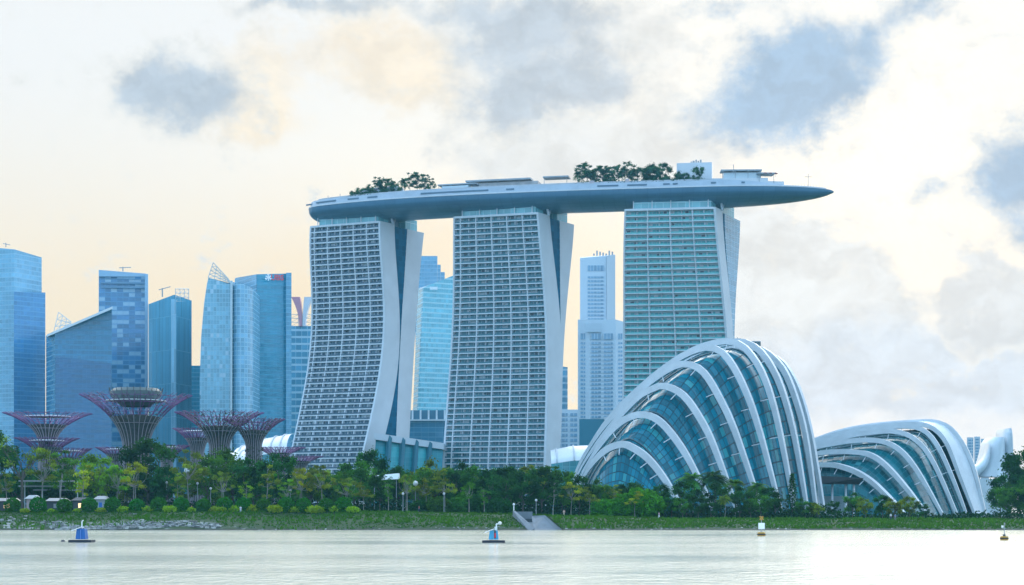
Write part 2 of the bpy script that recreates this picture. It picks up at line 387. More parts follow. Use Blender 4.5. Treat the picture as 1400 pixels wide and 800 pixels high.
# ------------------------------------------------------------------ hotel towers
def pf(rows, col, deg):
    return np.polyfit([r[0] / 100 for r in rows], [r[col] for r in rows], deg)
def hotel_tower(label, pxL, YL, pxR, YR, theta, prof, bays, slab_h, win_mat, rail_mat, endglass=False, ztop_=190.0, ledge=()):
    X0 = PX(pxR, YR); XL = PX(pxL, YL)
    fd = Vector((XL - X0, YL - YR, 0)); L = fd.length; fd.normalize()
    d = Vector((math.sin(R(theta)), math.cos(R(theta)), 0))
    def sp(px):
        q = (px - CX) / F; return (q * YR - X0) / (d.x - q * d.y)
    tab = []
    for (py, a, b_, c, e) in prof:
        s0 = sp(a); z = CH + (HY - py) * (YR + s0 * d.y) / F
        tab.append((z, s0, sp(b_), sp(c), sp(e)))
    fits = [pf(tab, k, 5) for k in (1, 2, 3, 4)]
    fn = lambda k, z: float(np.polyval(fits[k], z / 100))
    def pt(s_, l_, z):
        v_ = Vector((X0, YR, 0)) + d * s_ + fd * (l_ * Lz(max(4, min(z, 190))) / L); return Vector((v_.x, v_.y, z))
    le = []
    for py, pl in ledge:
        z = CH + (HY - py) * YL / F; b0 = Vector((X0, YR, 0)) + d * fn(0, z); q = (pl - CX) / F
        le.append((z, (q * b0.y - b0.x) / (fd.x - q * fd.y)))
    lfit = np.polyfit([a for a, _ in le], [b for _, b in le], 3)
    Lz = lambda z: float(np.polyval(lfit, z))
    z0 = 4.0
    root = thing('hotel_tower', label, 'hotel tower', (X0 + fd.x * L / 2, YR + fd.y * L / 2, z0), 'curved hotel towers under the roof deck')
    zz = [z0 + (ztop_ - z0) * i / 48 for i in range(49)]
    # solid slabs: front leaf and back leaf
    def leaf(name, ka, kb, ina, mats, l0=0., l1=None):
        l1 = L if l1 is None else l1
        mb = MB()
        ring = lambda z: [pt(fn(ka, z) + ina, l0, z), pt(fn(kb, z), l0, z), pt(fn(kb, z), l1, z), pt(fn(ka, z) + ina, l1, z)]
        rows = [ring(z) for z in zz]
        uv = [[(0, z), (15, z), (15 + L, z), (30 + L, z)] for z in zz]
        mb.grid(rows, 0, uv, close=True, mfun=lambda a, b: (0, 1, 0, 2)[b])
        mb.face(rows[-1], 0)
        return mb.build(name, mats, root)
    gl = curtain('hotel_back_glass', (.02, .14, .21), (.35, .42, .46), 3.0, 3.5, .06, .15)
    fl = leaf('front_leaf', 0, 1, 2.4, [WHITE, gl, WHITE])
    bl = leaf('back_leaf', 2, 3, 0., [curtain('hotel_end_glass', (.14, .33, .46), (.35, .50, .60), 3.2, 3.5, .05, .10, var=.2) if endglass else WHITE, gl, gl])
    # end wall of the front leaf standing proud of the balconies
    for l0, l1 in ((-.6, .6), (L - .4, L + .5)):
        mb = MB()
        rows = [[pt(fn(0, z) - .35, l0, z), pt(fn(1, z) + .3, l0, z), pt(fn(1, z) + .3, l1, z), pt(fn(0, z) - .35, l1, z)] for z in zz + [ztop_ + 1.2]]
        mb.grid(rows, close=True); mb.face(rows[-1])
        mb.build('end_wall', WHITE, root)
    # atrium glass between the leaves
    mb = MB()
    rows = []; uv = []
    for z in zz:
        a, b_ = fn(1, z) + .2, max(fn(2, z), fn(1, z) + .25)
        rows.append([pt(a, .35, z), pt(b_, .35, z)]); uv.append([(a, z), (b_, z)])
    mb.grid(rows, 0, uv)
    mb.build('atrium_glass', curtain('atrium_glass', (.001, .085, .165), (.006, .11, .19), 3.4, 3.5, .08, .10, var=.5, rough=.4, ior=1.3, spec=.08), root)
    # storeys
    nf = 53; h = (ztop_ - z0) / nf
    for k in range(nf):
        za = z0 + k * h; zb = za + h
        sa = fn(0, za); sb = fn(0, zb); sm = (sa + sb) / 2
        mb = MB()
        y0 = 2.1
        mb.face([pt(sm + y0, L - .4, za + slab_h), pt(sm + y0, .6, za + slab_h), pt(sm + y0, .6, zb + .02), pt(sm + y0, L - .4, zb + .02)], 0,
                [(0, k * 3.5 + .35), (L, k * 3.5 + .35), (L, k * 3.5 + 3.49), (0, k * 3.5 + 3.49)])
        mb.build('window_band', win_mat, root)
        mb = MB()
        A0, A1, B0, B1 = pt(sa - .1, .6, za), pt(sa - .1, L - .4, za), pt(sa + 2.9, .6, za), pt(sa + 2.9, L - .4, za)
        q = lambda v_, z: (v_.x, v_.y, z)
        mb.hexa([q(A1, za), q(A0, za), q(B0, za), q(B1, za), q(A1, za + slab_h), q(A0, za + slab_h), q(B0, za + slab_h), q(B1, za + slab_h)])
        # glass balustrade on the slab edge
        C0, C1 = pt(sa + .05, .6, za), pt(sa + .05, L - .4, za); D0, D1 = pt(sa + .12, .6, za), pt(sa + .12, L - .4, za)
        hr = .95
        mb.hexa([q(C1, za + slab_h), q(C0, za + slab_h), q(D0, za + slab_h), q(D1, za + slab_h), q(C1, za + slab_h + hr), q(C0, za + slab_h + hr), q(D0, za + slab_h + hr), q(D1, za + slab_h + hr)], 1)
        mb.build('balcony_slab', [WHITE, rail_mat], root)
    # vertical fins dividing the balconies
    n = int(bays * 2)
    for k in range(1, n + 1):
        l_ = L * (k / (bays * 2))
        if l_ > L - 1: continue
        major = k % 2 == 0
        wd = .28 if major else .11
        mb = MB()
        fr = -.22 if major else .5
        rows = [[pt(fn(0, z) + fr, l_ - wd, z), pt(fn(0, z) + 2.5, l_ - wd, z), pt(fn(0, z) + 2.5, l_ + wd, z), pt(fn(0, z) + fr, l_ + wd, z)] for z in zz]
        mb.grid(rows, close=True); mb.build('balcony_fin', WHITE, root)
    # roof edge and glazed crown
    mb = MB(); q = lambda v_, z: (v_.x, v_.y, z)
    st = fn(0, ztop_); sb_ = fn(1, ztop_)
    a, b_, c, e = pt(st - .5, .6, ztop_), pt(st - .5, L - .4, ztop_), pt(sb_, .6, ztop_), pt(sb_, L - .4, ztop_)
    mb.hexa([q(b_, ztop_), q(a, ztop_), q(c, ztop_), q(e, ztop_), q(b_, ztop_ + 1.3), q(a, ztop_ + 1.3), q(c, ztop_ + 1.3), q(e, ztop_ + 1.3)])
    mb.build('roof_edge', WHITE, root)
    mb = MB()
    a, b_, c, e = pt(st + 3, 3, ztop_), pt(st + 3, L - 4, ztop_), pt(sb_ - 1, 3, ztop_), pt(sb_ - 1, L - 4, ztop_)
    mb.prism([(b_.x, b_.y), (a.x, a.y), (c.x, c.y), (e.x, e.y)], ztop_ + 1.3, 197.5)
    mb.build('glass_crown', curtain('crown_glass', (.16, .42, .46), (.40, .58, .62), 4.5, 6.5, .04, .06, var=.3, rough=.15), root)
    sc, sd = fn(2, ztop_), fn(3, ztop_)
    mb = MB()
    a, b_, c, e = pt(sc + 1.5, 2.5, ztop_), pt(sc + 1.5, L - 4, ztop_), pt(sd - 4, 2.5, ztop_), pt(sd - 4, L - 4, ztop_)
    mb.prism([(b_.x, b_.y), (a.x, a.y), (c.x, c.y), (e.x, e.y)], ztop_, 197.5)
    mb.build('glass_crown', MATS['crown_glass'], root)
    # core between the leaves under the deck
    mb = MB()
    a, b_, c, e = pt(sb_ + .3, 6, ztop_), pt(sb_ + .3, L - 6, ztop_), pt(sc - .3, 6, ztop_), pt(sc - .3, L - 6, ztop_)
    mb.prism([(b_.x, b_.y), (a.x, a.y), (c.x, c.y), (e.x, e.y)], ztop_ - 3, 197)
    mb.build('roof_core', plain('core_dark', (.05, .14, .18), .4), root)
    # V columns carrying the deck at the end, small posts along the front
    for s1, s2 in ((sb_ - 2.2, sb_ - 6.8), (sb_ - 2.2, sb_ + 3.4)):
        mb = MB(); mb.tube([pt(s1, -1.2, ztop_ + 1), pt(s2, -1.2, 201.5)], .8, 8); mb.build('slanted_column', WHITE, root, smooth=True)
    for k in range(5):
        mb = MB(); l_ = L * (.08 + .21 * k); p_ = pt(st + 1.6, l_, ztop_)
        mb.tube([(p_.x, p_.y, ztop_ + 1), (p_.x, p_.y, 199.5)], .35, 6); mb.build('deck_post', WHITE, root)
    return root

def window_mat(name, dark, light, curt):
    """hotel room windows behind the balconies: a pane, a mullion, drawn curtains here and there"""
    m, t, b = new_mat(name)
    uvn = t.n.new('ShaderNodeUVMap'); u, v_, _ = t.sep(uvn.outputs[0])
    U = t.m('DIVIDE', u, 2.25); V = t.m('DIVIDE', v_, 3.5)
    cell = t.comb(t.m('FLOOR', U), t.m('FLOOR', V), 0)
    r1 = t.white(cell); r2 = t.white(t.v('ADD', cell, (17, 5, 0)))
    c = t.mix(r1, dark, light)
    c = t.mix(t.m('LESS_THAN', r2, curt), c, (.34, .38, .40))
    c = t.mix(t.m('GREATER_THAN', r2, .93), c, (.012, .02, .03))
    mul = t.m('LESS_THAN', t.m('FRACT', U), .09)
    c = t.mix(mul, c, (.30, .36, .40))
    t.l.new(c, b.inputs['Base Color']); b.inputs['Roughness'].default_value = .22; b.inputs['IOR'].default_value = 1.5
    return m
WIN_A = window_mat('room_windows_dark', (.020, .060, .10), (.07, .135, .19), .13)
WIN_B = window_mat('room_windows_teal', (.015, .085, .115), (.06, .185, .22), .13)
WIN_C = window_mat('room_windows_green', (.03, .23, .25), (.10, .38, .385), .08)
RAIL_A = plain('balustrade_glass_blue', (.04, .085, .13), .2, var=.3, scale=.4)
RAIL_B = plain('balustrade_glass_teal', (.035, .15, .19), .2, var=.3, scale=.4)
RAIL_C = plain('balustrade_glass_green', (.12, .46, .46), .2, var=.3, scale=.4)

t1 = hotel_tower('hotel tower with the deepest flare, standing beside the blue office towers', 425, 1132, 519, 1112, 34,
    [(303, 519, 538, 557, 580), (365, 522, 541, 553.5, 574), (430, 525, 545, 549.5, 569), (490, 522, 543, 546, 565.5), (540, 514, 537, 544, 562.5), (585, 504, 527, 542, 560), (625, 495, 517, 541, 558.5), (700, 477, 498, 539, 556)],
    5.3, .78, WIN_A, RAIL_A, ledge=[(310, 425), (400, 427), (460, 426), (500, 421), (550, 413), (590, 405), (630, 397), (680, 386)])
t2 = hotel_tower('middle one of the three hotel towers, dark balconies and a gently curved foot', 621, 1096, 735, 1080, 32,
    [(293, 735, 750, 765, 785), (350, 740, 756, 766, 780.5), (420, 745.5, 763, 766, 774.5), (480, 747.5, 767, 767.5, 770), (540, 747.5, 767, 767.5, 768.5), (600, 746, 764.5, 765, 766.5), (650, 744.5, 762.5, 763, 764.5), (700, 743, 760, 760.5, 762)],
    5.4, .66, WIN_B, RAIL_B, ledge=[(299, 621), (360, 621), (420, 620), (460, 618.5), (500, 615.5), (560, 611), (600, 608.5), (640, 607), (700, 605)])
t3 = hotel_tower('hotel tower of green tinted glass rising straight behind the large glass dome', 855, 1069, 977, 1061, 26,
    [(286, 977, 986.5, 991, 1012), (340, 981.5, 990, 993, 1009.5), (400, 987.5, 996, 998, 1006.5), (440, 991.5, 1000, 1001, 1004.5), (500, 996, 1003, 1003.5, 1004), (560, 999, 1005, 1005.5, 1006), (620, 1000, 1006, 1006.5, 1007), (700, 1000, 1006, 1006.5, 1007)],
    4.0, .50, WIN_C, RAIL_C, endglass=True, ledge=[(289, 855), (400, 853.5), (550, 852), (700, 851)])

# ------------------------------------------------------------------ the boat shaped roof deck
ZE = 203.0
fpx = [(403, 1135), (470, 1115), (520, 1101), (580, 1091), (660, 1080), (733, 1074), (826, 1067), (900, 1062.5), (996, 1059), (1070, 1060), (1142, 1071)]
front = [Vector((PX(p, y), y, 0)) for p, y in fpx]
acc = [0]
for i in range(1, len(front)): acc.append(acc[-1] + (front[i] - front[i - 1]).length)
TL = acc[-1]
pfx = np.polyfit(acc, [v_.x for v_ in front], 4); pfy = np.polyfit(acc, [v_.y for v_ in front], 4)
def fpt(a): return Vector((float(np.polyval(pfx, a)), float(np.polyval(pfy, a)), 0))
WD = 46.0
def deck_frame(t):
    a = t * TL; p = fpt(a); tn = (fpt(a + 1) - fpt(a - 1)).normalized(); nb = Vector((-tn.y, tn.x, 0))
    wf = 1.0
    if t < .055: wf = math.sqrt(max(0, 1 - ((.055 - t) / .055) ** 2)) * .97 + .03
    if t > .66: wf = max(.02, (1 - min(1, (t - .66) / .34) ** 2.8) ** .65)
    # the front edge follows the measured line; past the last tower both edges swing in to the tip
    cen = p + nb * (WD / 2)
    if t > .66:
        k = (t - .66) / .34; cen = p + nb * (WD / 2) * (1 - .88 * k ** 1.6)
    return cen, nb, WD / 2 * wf, tn
def deck_section(t, inset=0.):
    cen, nb, hw, tn = deck_frame(t)
    return cen, nb, max(.05, hw - inset)
NS = 90
ts = [i / (NS - 1) for i in range(NS)]
ts = [.0005 + (1 - .0005) * (t if t > .06 else t ** 1.5 / .06 ** .5) for t in ts]
def hull_depth(t):
    D = 9.0
    if t < .06: D *= .5 + .5 * min(1, t / .035) ** .5
    if t > .62: D *= max(.02, (1 - min(1, (t - .62) / .38) ** 4.5)) ** .55
    return D
sky_root = thing('roof_deck', 'long white boat shaped roof deck laid across the three hotel towers', 'roof deck', (*fpt(TL * .5).xy, ZE))
rows = []
for t in ts:
    cen, nb, hw, _ = deck_frame(t)
    D = hull_depth(t); r_ = []
    for k in range(19):
        a = math.pi * k / 18
        lat = -math.cos(a); dep = math.sin(a) ** .72
        p = cen + nb * (lat * hw); r_.append((p.x, p.y, ZE - D * dep))
    rows.append(r_)
mb = MB(); mb.grid(rows, 0, [[(t * TL, 52 * k / 18) for k in range(19)] for t in ts])
mb.build('hull', curtain('hull_panels', (.085, .185, .29), (.06, .14, .23), 7, 4.3, .03, .05, var=.10, rough=.36, ior=1.5, jitter=.004, big=.12), sky_root, smooth=True)
mb = MB()
dr = []
for t in ts:
    cen, nb, hw, _ = deck_frame(t)
    a, b_ = cen - nb * hw, cen + nb * hw
    dr.append([(a.x, a.y, ZE), (b_.x, b_.y, ZE)])
mb.grid(dr); mb.build('deck_floor', plain('deck_timber', (.30, .27, .24), .8), sky_root)
def parapet_rows(ins0, z0, ins1, z1, th, t0=0., t1=1.):
    rows = []
    tt = [t for t in ts if t0 <= t <= t1]
    zt_ = z1; ztop_f = lambda t: z0 + (zt_ - z0) * (1 - .8 * smooth(.80, .92, t) if zt_ - z0 > 2 else 1)
    for t in tt:
        cen, nb, h0 = deck_section(t, ins0); _, _, h1 = deck_section(t, ins1); _, _, h2 = deck_section(t, ins1 + th)
        z1 = ztop_f(t)
        a, b_, c = cen - nb * h0, cen - nb * h1, cen - nb * h2
        rows.append([(a.x, a.y, z0), (b_.x, b_.y, z1), (c.x, c.y, z1), (c.x, c.y, z0)])
    for t in reversed(tt):
        cen, nb, h0 = deck_section(t, ins0); _, _, h1 = deck_section(t, ins1); _, _, h2 = deck_section(t, ins1 + th)
        z1 = ztop_f(t)
        a, b_, c = cen + nb * h0, cen + nb * h1, cen + nb * h2
        rows.append([(a.x, a.y, z0), (b_.x, b_.y, z1), (c.x, c.y, z1), (c.x, c.y, z0)])
    rows.append(rows[0]); return rows
mb = MB(); mb.grid(parapet_rows(-.25, ZE - .25, -.25, ZE + .55, 1.5, .0, .985)); mb.build('edge_rim', WHITE, sky_root)
mb = MB(); mb.grid(parapet_rows(.9, ZE + .5, 2.2, ZE + 4.2, .8, .0, .90)); mb.build('parapet', plain('parapet_panels', (.40, .46, .53), .5, var=.25, scale=.12), sky_root)
mb = MB(); mb.grid(parapet_rows(6, ZE + .5, 6, ZE + 5.8, .8, .03, .80)); mb.build('inner_wall', plain('terrace_wall', (.55, .58, .62), .6, var=.3, scale=.15), sky_root)
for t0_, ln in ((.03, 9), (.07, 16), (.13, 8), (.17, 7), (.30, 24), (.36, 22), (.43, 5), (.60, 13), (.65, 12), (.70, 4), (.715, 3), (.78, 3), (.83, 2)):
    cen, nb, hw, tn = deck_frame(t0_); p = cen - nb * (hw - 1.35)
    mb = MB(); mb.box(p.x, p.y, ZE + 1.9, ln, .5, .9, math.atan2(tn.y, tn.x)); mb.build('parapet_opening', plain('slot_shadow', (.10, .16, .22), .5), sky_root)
def deck_pos(px, back):
    """point on the deck, seen at photo column px, so many metres in from the front edge"""
    lo, hi = 0., 1.
    for _ in range(40):
        mid = (lo + hi) / 2; cen, nb, hw, tn = deck_frame(mid); p = cen - nb * (hw - back)
        if CX + F * p.x / p.y < px: lo = mid
        else: hi = mid
    return p, math.atan2(tn.y, tn.x)
def deck_box(name, px0, px1, back, depth, z0, z1, mat, parent=sky_root):
    a, r_ = deck_pos(px0, back); b_, _ = deck_pos(px1, back)
    c = (a + b_) / 2; nb = Vector((-math.sin(r_), math.cos(r_), 0)); c = c + nb * depth / 2
    mb = MB(); mb.box(c.x, c.y, z0, (b_ - a).length, depth, z1 - z0, math.atan2((b_ - a).y, (b_ - a).x)); return mb.build(name, mat, parent)
PAV = plain('pavilion_roof', (.34, .38, .42), .5, var=.2)
GLASSY = curtain('terrace_glass', (.20, .40, .46), (.5, .58, .62), 3, 3, .08, .1, var=.4)
lh = deck_box('lift_house', 926, 974, 22, 12, ZE, ZE + 19.0, WHITE)
for k, (a, b_, z1) in enumerate(((947, 950, 1.6), (951, 953, 2.2), (954, 956, 1.5), (957, 959.5, 2.1), (944.5, 946, 1.2))):
    deck_box('roof_plant', a, b_, 24, 3, ZE + 19.0, ZE + 19.0 + z1, STEEL, lh)
deck_box('wall_vent', 948, 955, 21.85, .14, ZE + 14.6, ZE + 15.8, DARK, lh)
deck_box('lift_house', 493, 541, 24, 10, ZE, ZE + 13.0, plain('blue_grey_panel', (.36, .44, .50), .5))
for a, b_, bk, z0, z1 in ((430, 500, 8, 7.9, 8.6), (598, 650, 10, 8.5, 9.2), (636, 725, 16, 11.0, 12.0), (742, 777, 12, 10.8, 11.6), (986, 1042, 10, 11.2, 12.0), (1036, 1060, 8, 9.0, 9.7)):
    pr = deck_box('pavilion_roof', a, b_, bk, 9, ZE + z0, ZE + z1, PAV)
    n = max(2, int((b_ - a) / 12))
    for k in range(n):
        x_ = a + 2 + (b_ - a - 4) * k / (n - 1)
        p, r_ = deck_pos(x_, bk + 1)
        mb = MB(); mb.tube([(p.x, p.y, ZE), (p.x, p.y, ZE + z0)], .18, 6); mb.build('pavilion_post', STEEL, pr)
deck_box('terrace_block', 604, 640, 9, 8, ZE, ZE + 7.6, GLASSY)
deck_box('terrace_block', 645, 735, 18, 10, ZE, ZE + 10.2, plain('terrace_wall_warm', (.50, .47, .46), .6, var=.4, scale=.3))
deck_box('terrace_block', 432, 492, 10, 8, ZE, ZE + 6.9, GLASSY)
deck_box('terrace_block', 990, 1040, 12, 8, ZE, ZE + 10.4, GLASSY)
deck_box('terrace_block', 948, 1050, 9, 6, ZE, ZE + 6.6, OFFWHITE)
deck_box('terrace_block', 1050, 1072, 9, 5, ZE, ZE + 4.6, OFFWHITE)
deck_box('terrace_block', 806, 812, 2.5, 1.6, ZE, ZE + 6.0, plain('pink_panel', (.50, .42, .44), .6))
deck_box('terrace_block', 855, 860, 2.5, 1.6, ZE, ZE + 6.4, plain('pink_panel', (.50, .42, .44), .6))
p, _ = deck_pos(1105, 6)
mb = MB(); mb.tube([(p.x, p.y, ZE), (p.x, p.y, ZE + 9.5)], .16, 6); mb.tube([(p.x - 2.3, p.y, ZE + 7.6), (p.x + 2.3, p.y, ZE + 7.6)], .14, 6)
mb.build('signal_mast', STEEL, sky_root)
p, _ = deck_pos(1003, 8)
mb = MB(); mb.tube([(p.x, p.y, ZE + 9), (p.x, p.y, ZE + 14.5)], .2, 6); mb.build('antenna', STEEL, sky_root)
for px in range(1084, 1140, 4):
    p, _ = deck_pos(px, .6); mb = MB(); mb.tube([(p.x, p.y, ZE + .5), (p.x, p.y, ZE + 1.9)], .07, 5); mb.build('railing_post', STEEL, sky_root)
UMB = plain('red_canvas', (.30, .10, .10), .8)
for px in (1046, 1053, 1060):
    p, _ = deck_pos(px, 9); u = thing('parasol', '', 'parasol', (p.x, p.y, ZE + 7), 'red parasols on the roof deck')
    mb = MB(); mb.tube([(p.x, p.y, ZE + 7), (p.x, p.y, ZE + 9.3)], .08, 5); mb.build('pole', STEEL, u)
    mb = MB(); mb.lathe([(1.7, 2.1), (1.2, 2.5), (.02, 3.0)], 8, c=(p.x, p.y, ZE + 7)); mb.build('canopy', UMB, u)
    u['label'] = {1046: 'dark red parasol on the roof deck, nearest to the flat pavilion roof', 1053: 'dark red parasol on the roof deck, between two other parasols', 1060: 'dark red parasol on the roof deck, nearest to the pointed tip'}[px]

# ------------------------------------------------------------------ ribbed glass domes
def cr(pts, n):
    """smooth curve through image points, n samples evenly along it"""
    P_ = [np.array(p, float) for p in pts]; P_ = [2 * P_[0] - P_[1]] + P_ + [2 * P_[-1] - P_[-2]]
    out = []
    for i in range(1, len(P_) - 2):
        p0, p1, p2, p3 = P_[i - 1], P_[i], P_[i + 1], P_[i + 2]
        for k in range(14):
            t = k / 14
            out.append(.5 * ((2 * p1) + (-p0 + p2) * t + (2 * p0 - 5 * p1 + 4 * p2 - p3) * t * t + (-p0 + 3 * p1 - 3 * p2 + p3) * t ** 3))
    out.append(P_[-2])
    out = np.array(out); a = np.concatenate([[0], np.cumsum(np.linalg.norm(np.diff(out, axis=0), axis=1))])
    q = np.linspace(0, a[-1], n)
    return [tuple(float(np.interp(t, a, out[:, j])) for j in range(out.shape[1])) for t in q]
def arch3d(pts, YL, YR, n=48):
    """arch standing in the upright plane through its two feet"""
    (xl, _), (xr, _) = pts[0], pts[-1]
    Lx, Rx = PX(xl, YL), PX(xr, YR); dx, dy = Rx - Lx, YR - YL
    out = []
    for px, py in cr(pts, 90):
        q = (px - CX) / F; t = (q * YL - Lx) / (dx - q * dy); Y = YL + t * dy
        out.append((Lx + t * dx, Y, CH + (HY - py) * Y / F))
    return [Vector(p) for p in cr(out, n)]
def sweep_rect(pts, wid, dep, nrm):
    """rounded rectangular section swept along an arch whose plane has normal nrm"""
    mb = MB(); rows = []
    prof = [(-.5, -.5), (.5, -.5), (.5, .5), (-.5, .5)]
    for k, p in enumerate(pts):
        t = (pts[min(k + 1, len(pts) - 1)] - pts[max(k - 1, 0)]).normalized(); o = nrm.cross(t).normalized()
        f = k / (len(pts) - 1); wk = wid * (.62 + .38 * math.sin(math.pi * f) ** .6) * (.5 + .5 * smooth(.08, .42, f)); dp = dep * (.50 + .50 * math.sin(math.pi * min(1, f * 1.02)) ** .8) * (.42 + .58 * smooth(.12, .42, f))
        rows.append([p + nrm * (a * wk) + o * (b * dp) for a, b in prof])
    for a in range(4): mb.grid([[r_[a], r_[(a + 1) % 4]] for r_ in rows])
    mb.face(rows[0]); mb.face(rows[-1]); return mb
def glass_dome(label, ribs, nose, tail, ground, rib_w, glass_mat, shell_last=False, rib_d=2.25):
    arches = [arch3d(p, yl, yr) for p, yl, yr, *_ in ribs]
    base = sum((a[0] + a[-1] for a in arches), Vector()) / (2 * len(arches))
    root = thing('glass_dome', label, 'glasshouse', (base.x, base.y, ground), 'ribbed glass domes on the bank')
    nrms = []
    for a in arches:
        h = a[-1] - a[0]; nrms.append(Vector((h.y, -h.x, 0)).normalized())
    for i, (a, rb) in enumerate(zip(arches, ribs)):
        wd = rb[3] if len(rb) > 3 else rib_w
        o = sweep_rect(a, wd, rib_d, nrms[i]).build('rib', RIBWHITE, root, smooth=True)
        # struts down to the glass
        for k in (17, 22, 27, 31, 35, 39):
            p = a[k]; c = (a[0] + a[-1]) / 2; inn = (c - p).normalized()
            tn = (a[k + 1] - a[k - 1]).normalized(); inward = nrms[i].cross(tn); inward = inward if inward.dot(inn) > 0 else -inward
            mb = MB(); mb.tube([p, p + inward * 3.4 + nrms[i] * 2.6], .16, 5); mb.build('strut', RIBWHITE, o)
    # glass skin: rows just inside the arches, closed at both ends by a curved nose
    def inset(a, nrm, dist):
        c = (a[0] + a[-1]) / 2; out = []
        for k, p in enumerate(a):
            t = (a[min(k + 1, len(a) - 1)] - a[max(k - 1, 0)]).normalized(); o = nrm.cross(t)
            if o.z < 0 and 8 < k < 40: o = -o
            if o.dot(c - p) > 0: o = -o
            out.append(p - o * dist)
        return out
    ins = [inset(a, n_, 3.2) for a, n_ in zip(arches, nrms)]
    def endrow(a, nrm, dist, flat):
        c0, c1 = a[0], a[-1]; m_ = len(a); out = []
        for k in range(m_):
            f = k / (m_ - 1); p = c0.lerp(c1, .04 + .92 * (0.5 - .5 * math.cos(math.pi * f)))
            p = p + nrm * (dist * math.sin(math.pi * f)); out.append(Vector((p.x, p.y, ground - .5 + flat * math.sin(math.pi * f))))
        return out
    ctrl = [endrow(ins[0], nrms[0], nose, 0)] + ins + [endrow(ins[-1], nrms[-1], -tail, 0)]
    rows = []
    nsub = 5
    for i in range(len(ctrl) - 1):
        p0 = ctrl[max(i - 1, 0)]; p1 = ctrl[i]; p2 = ctrl[i + 1]; p3 = ctrl[min(i + 2, len(ctrl) - 1)]
        for s_ in range(nsub):
            t = s_ / nsub
            rows.append([.5 * ((2 * b) + (c - a) * t + (2 * a - 5 * b + 4 * c - d) * t * t + (3 * b - a - 3 * c + d) * t ** 3) for a, b, c, d in zip(p0, p1, p2, p3)])
    rows.append(ctrl[-1])
    vv = [0]
    mid = len(rows[0]) * 2 // 3
    for i in range(1, len(rows)): vv.append(vv[-1] + (rows[i][mid] - rows[i - 1][mid]).length)
    uv = []
    for i, r_ in enumerate(rows):
        u = [0]
        for k in range(1, len(r_)): u.append(u[-1] + (r_[k] - r_[k - 1]).length)
        tot = u[-1]; ref = 110.
        uv.append([(ref * q / tot, vv[i]) for q in u])
    nb = len(rows)
    # one glazed bay between each pair of ribs
    for i in range(len(ctrl) - 1):
        mb = MB(); a, b_ = i * nsub, (i + 1) * nsub
        mb.grid(rows[a:b_ + 1], 0, uv[a:b_ + 1])
        last = shell_last and i == len(ribs) - 1
        if last:
            n_ = nrms[-1]; e0, e1 = arches[-2], arches[-1]; mb = MB()
            mb.grid([[p.lerp(q, t) + Vector((0, 0, .5 * math.sin(math.pi * t))) for p, q in zip(e0, e1)] for t in (0, .25, .5, .75, 1)])
            mb.build('end_shell', RIBWHITE, root, smooth=True)
        else: mb.build('glass_bay', glass_mat, root, smooth=True)
        # dark tube on the glass: the rib's reflection and shade put into its colour
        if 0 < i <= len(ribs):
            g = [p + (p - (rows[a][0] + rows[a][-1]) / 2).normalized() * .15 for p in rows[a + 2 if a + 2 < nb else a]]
            mb = MB(); mb.tube(g, .42, 5); mb.build('rib_reflection_line', plain('rib_reflection_dark', (.03, .08, .10), .4), root)
    return root
DOME = curtain('dome_glass', (.003, .140, .195), (.002, .03, .045), 3.2, 2.8, .10, .10, var=.6, rough=.05, ior=1.34, jitter=.03, bright=(.03, .24, .27), pbright=.12, big=.35, spec=.3)
DOME2 = curtain('dome_glass_low', (.003, .105, .125), (.02, .15, .18), 3.0, 2.6, .07, .07, var=.7, rough=.06, ior=1.45, jitter=.03, bright=(.05, .22, .24), pbright=.05, big=.4, spec=.3)
cf = [
 [(788, 702), (792, 668), (806, 640), (827, 617), (848, 608), (861, 610), (884, 625), (906, 651), (923, 679), (936, 704)],
 [(784, 702), (790, 662), (808, 628), (835, 591), (857, 573), (880, 567), (902, 576), (925, 602), (947, 638), (979, 704)],
 [(781, 702), (788, 655), (812, 613), (842, 576), (872, 544), (893, 532), (910, 528), (936, 542), (962, 580), (980, 620), (1010, 704)],
 [(779, 702), (787, 650), (812, 604), (842, 566), (884, 527), (917, 504), (940, 498), (962, 509), (985, 546), (1007, 595), (1044, 704)],
 [(778, 702), (787, 647), (812, 601), (842, 562), (891, 518), (929, 490), (955, 478), (974, 476), (992, 486), (1015, 524), (1037, 584), (1069, 704)],
 [(777, 702), (787, 648), (815, 598), (850, 555), (900, 511), (945, 481), (975, 470), (1000, 467), (1022, 479), (1045, 516), (1064, 580), (1088, 704)],
 [(780, 702), (790, 650), (820, 598), (860, 551), (910, 508), (960, 479), (1000, 468), (1022, 469), (1045, 486), (1067, 527), (1086, 595), (1105, 704)],
 [(787, 702), (802, 650), (837, 596), (882, 550), (930, 512), (980, 484), (1020, 475), (1040, 478), (1056, 488), (1075, 512), (1094, 565), (1105, 617), (1117, 704)],
 [(802, 702), (817, 650), (852, 597), (900, 553), (950, 518), (1000, 494), (1035, 485), (1055, 488), (1071, 498), (1090, 531), (1105, 580), (1116, 636), (1127, 704)]]
cf = [(p, 574 + 15.5 * i, 560 + 10.0 * i) for i, p in enumerate(cf)]
glass_dome('tall glass dome of steep white ribs standing before the green tinted tower', cf, 13, 26, 2.6, 2.2, DOME)
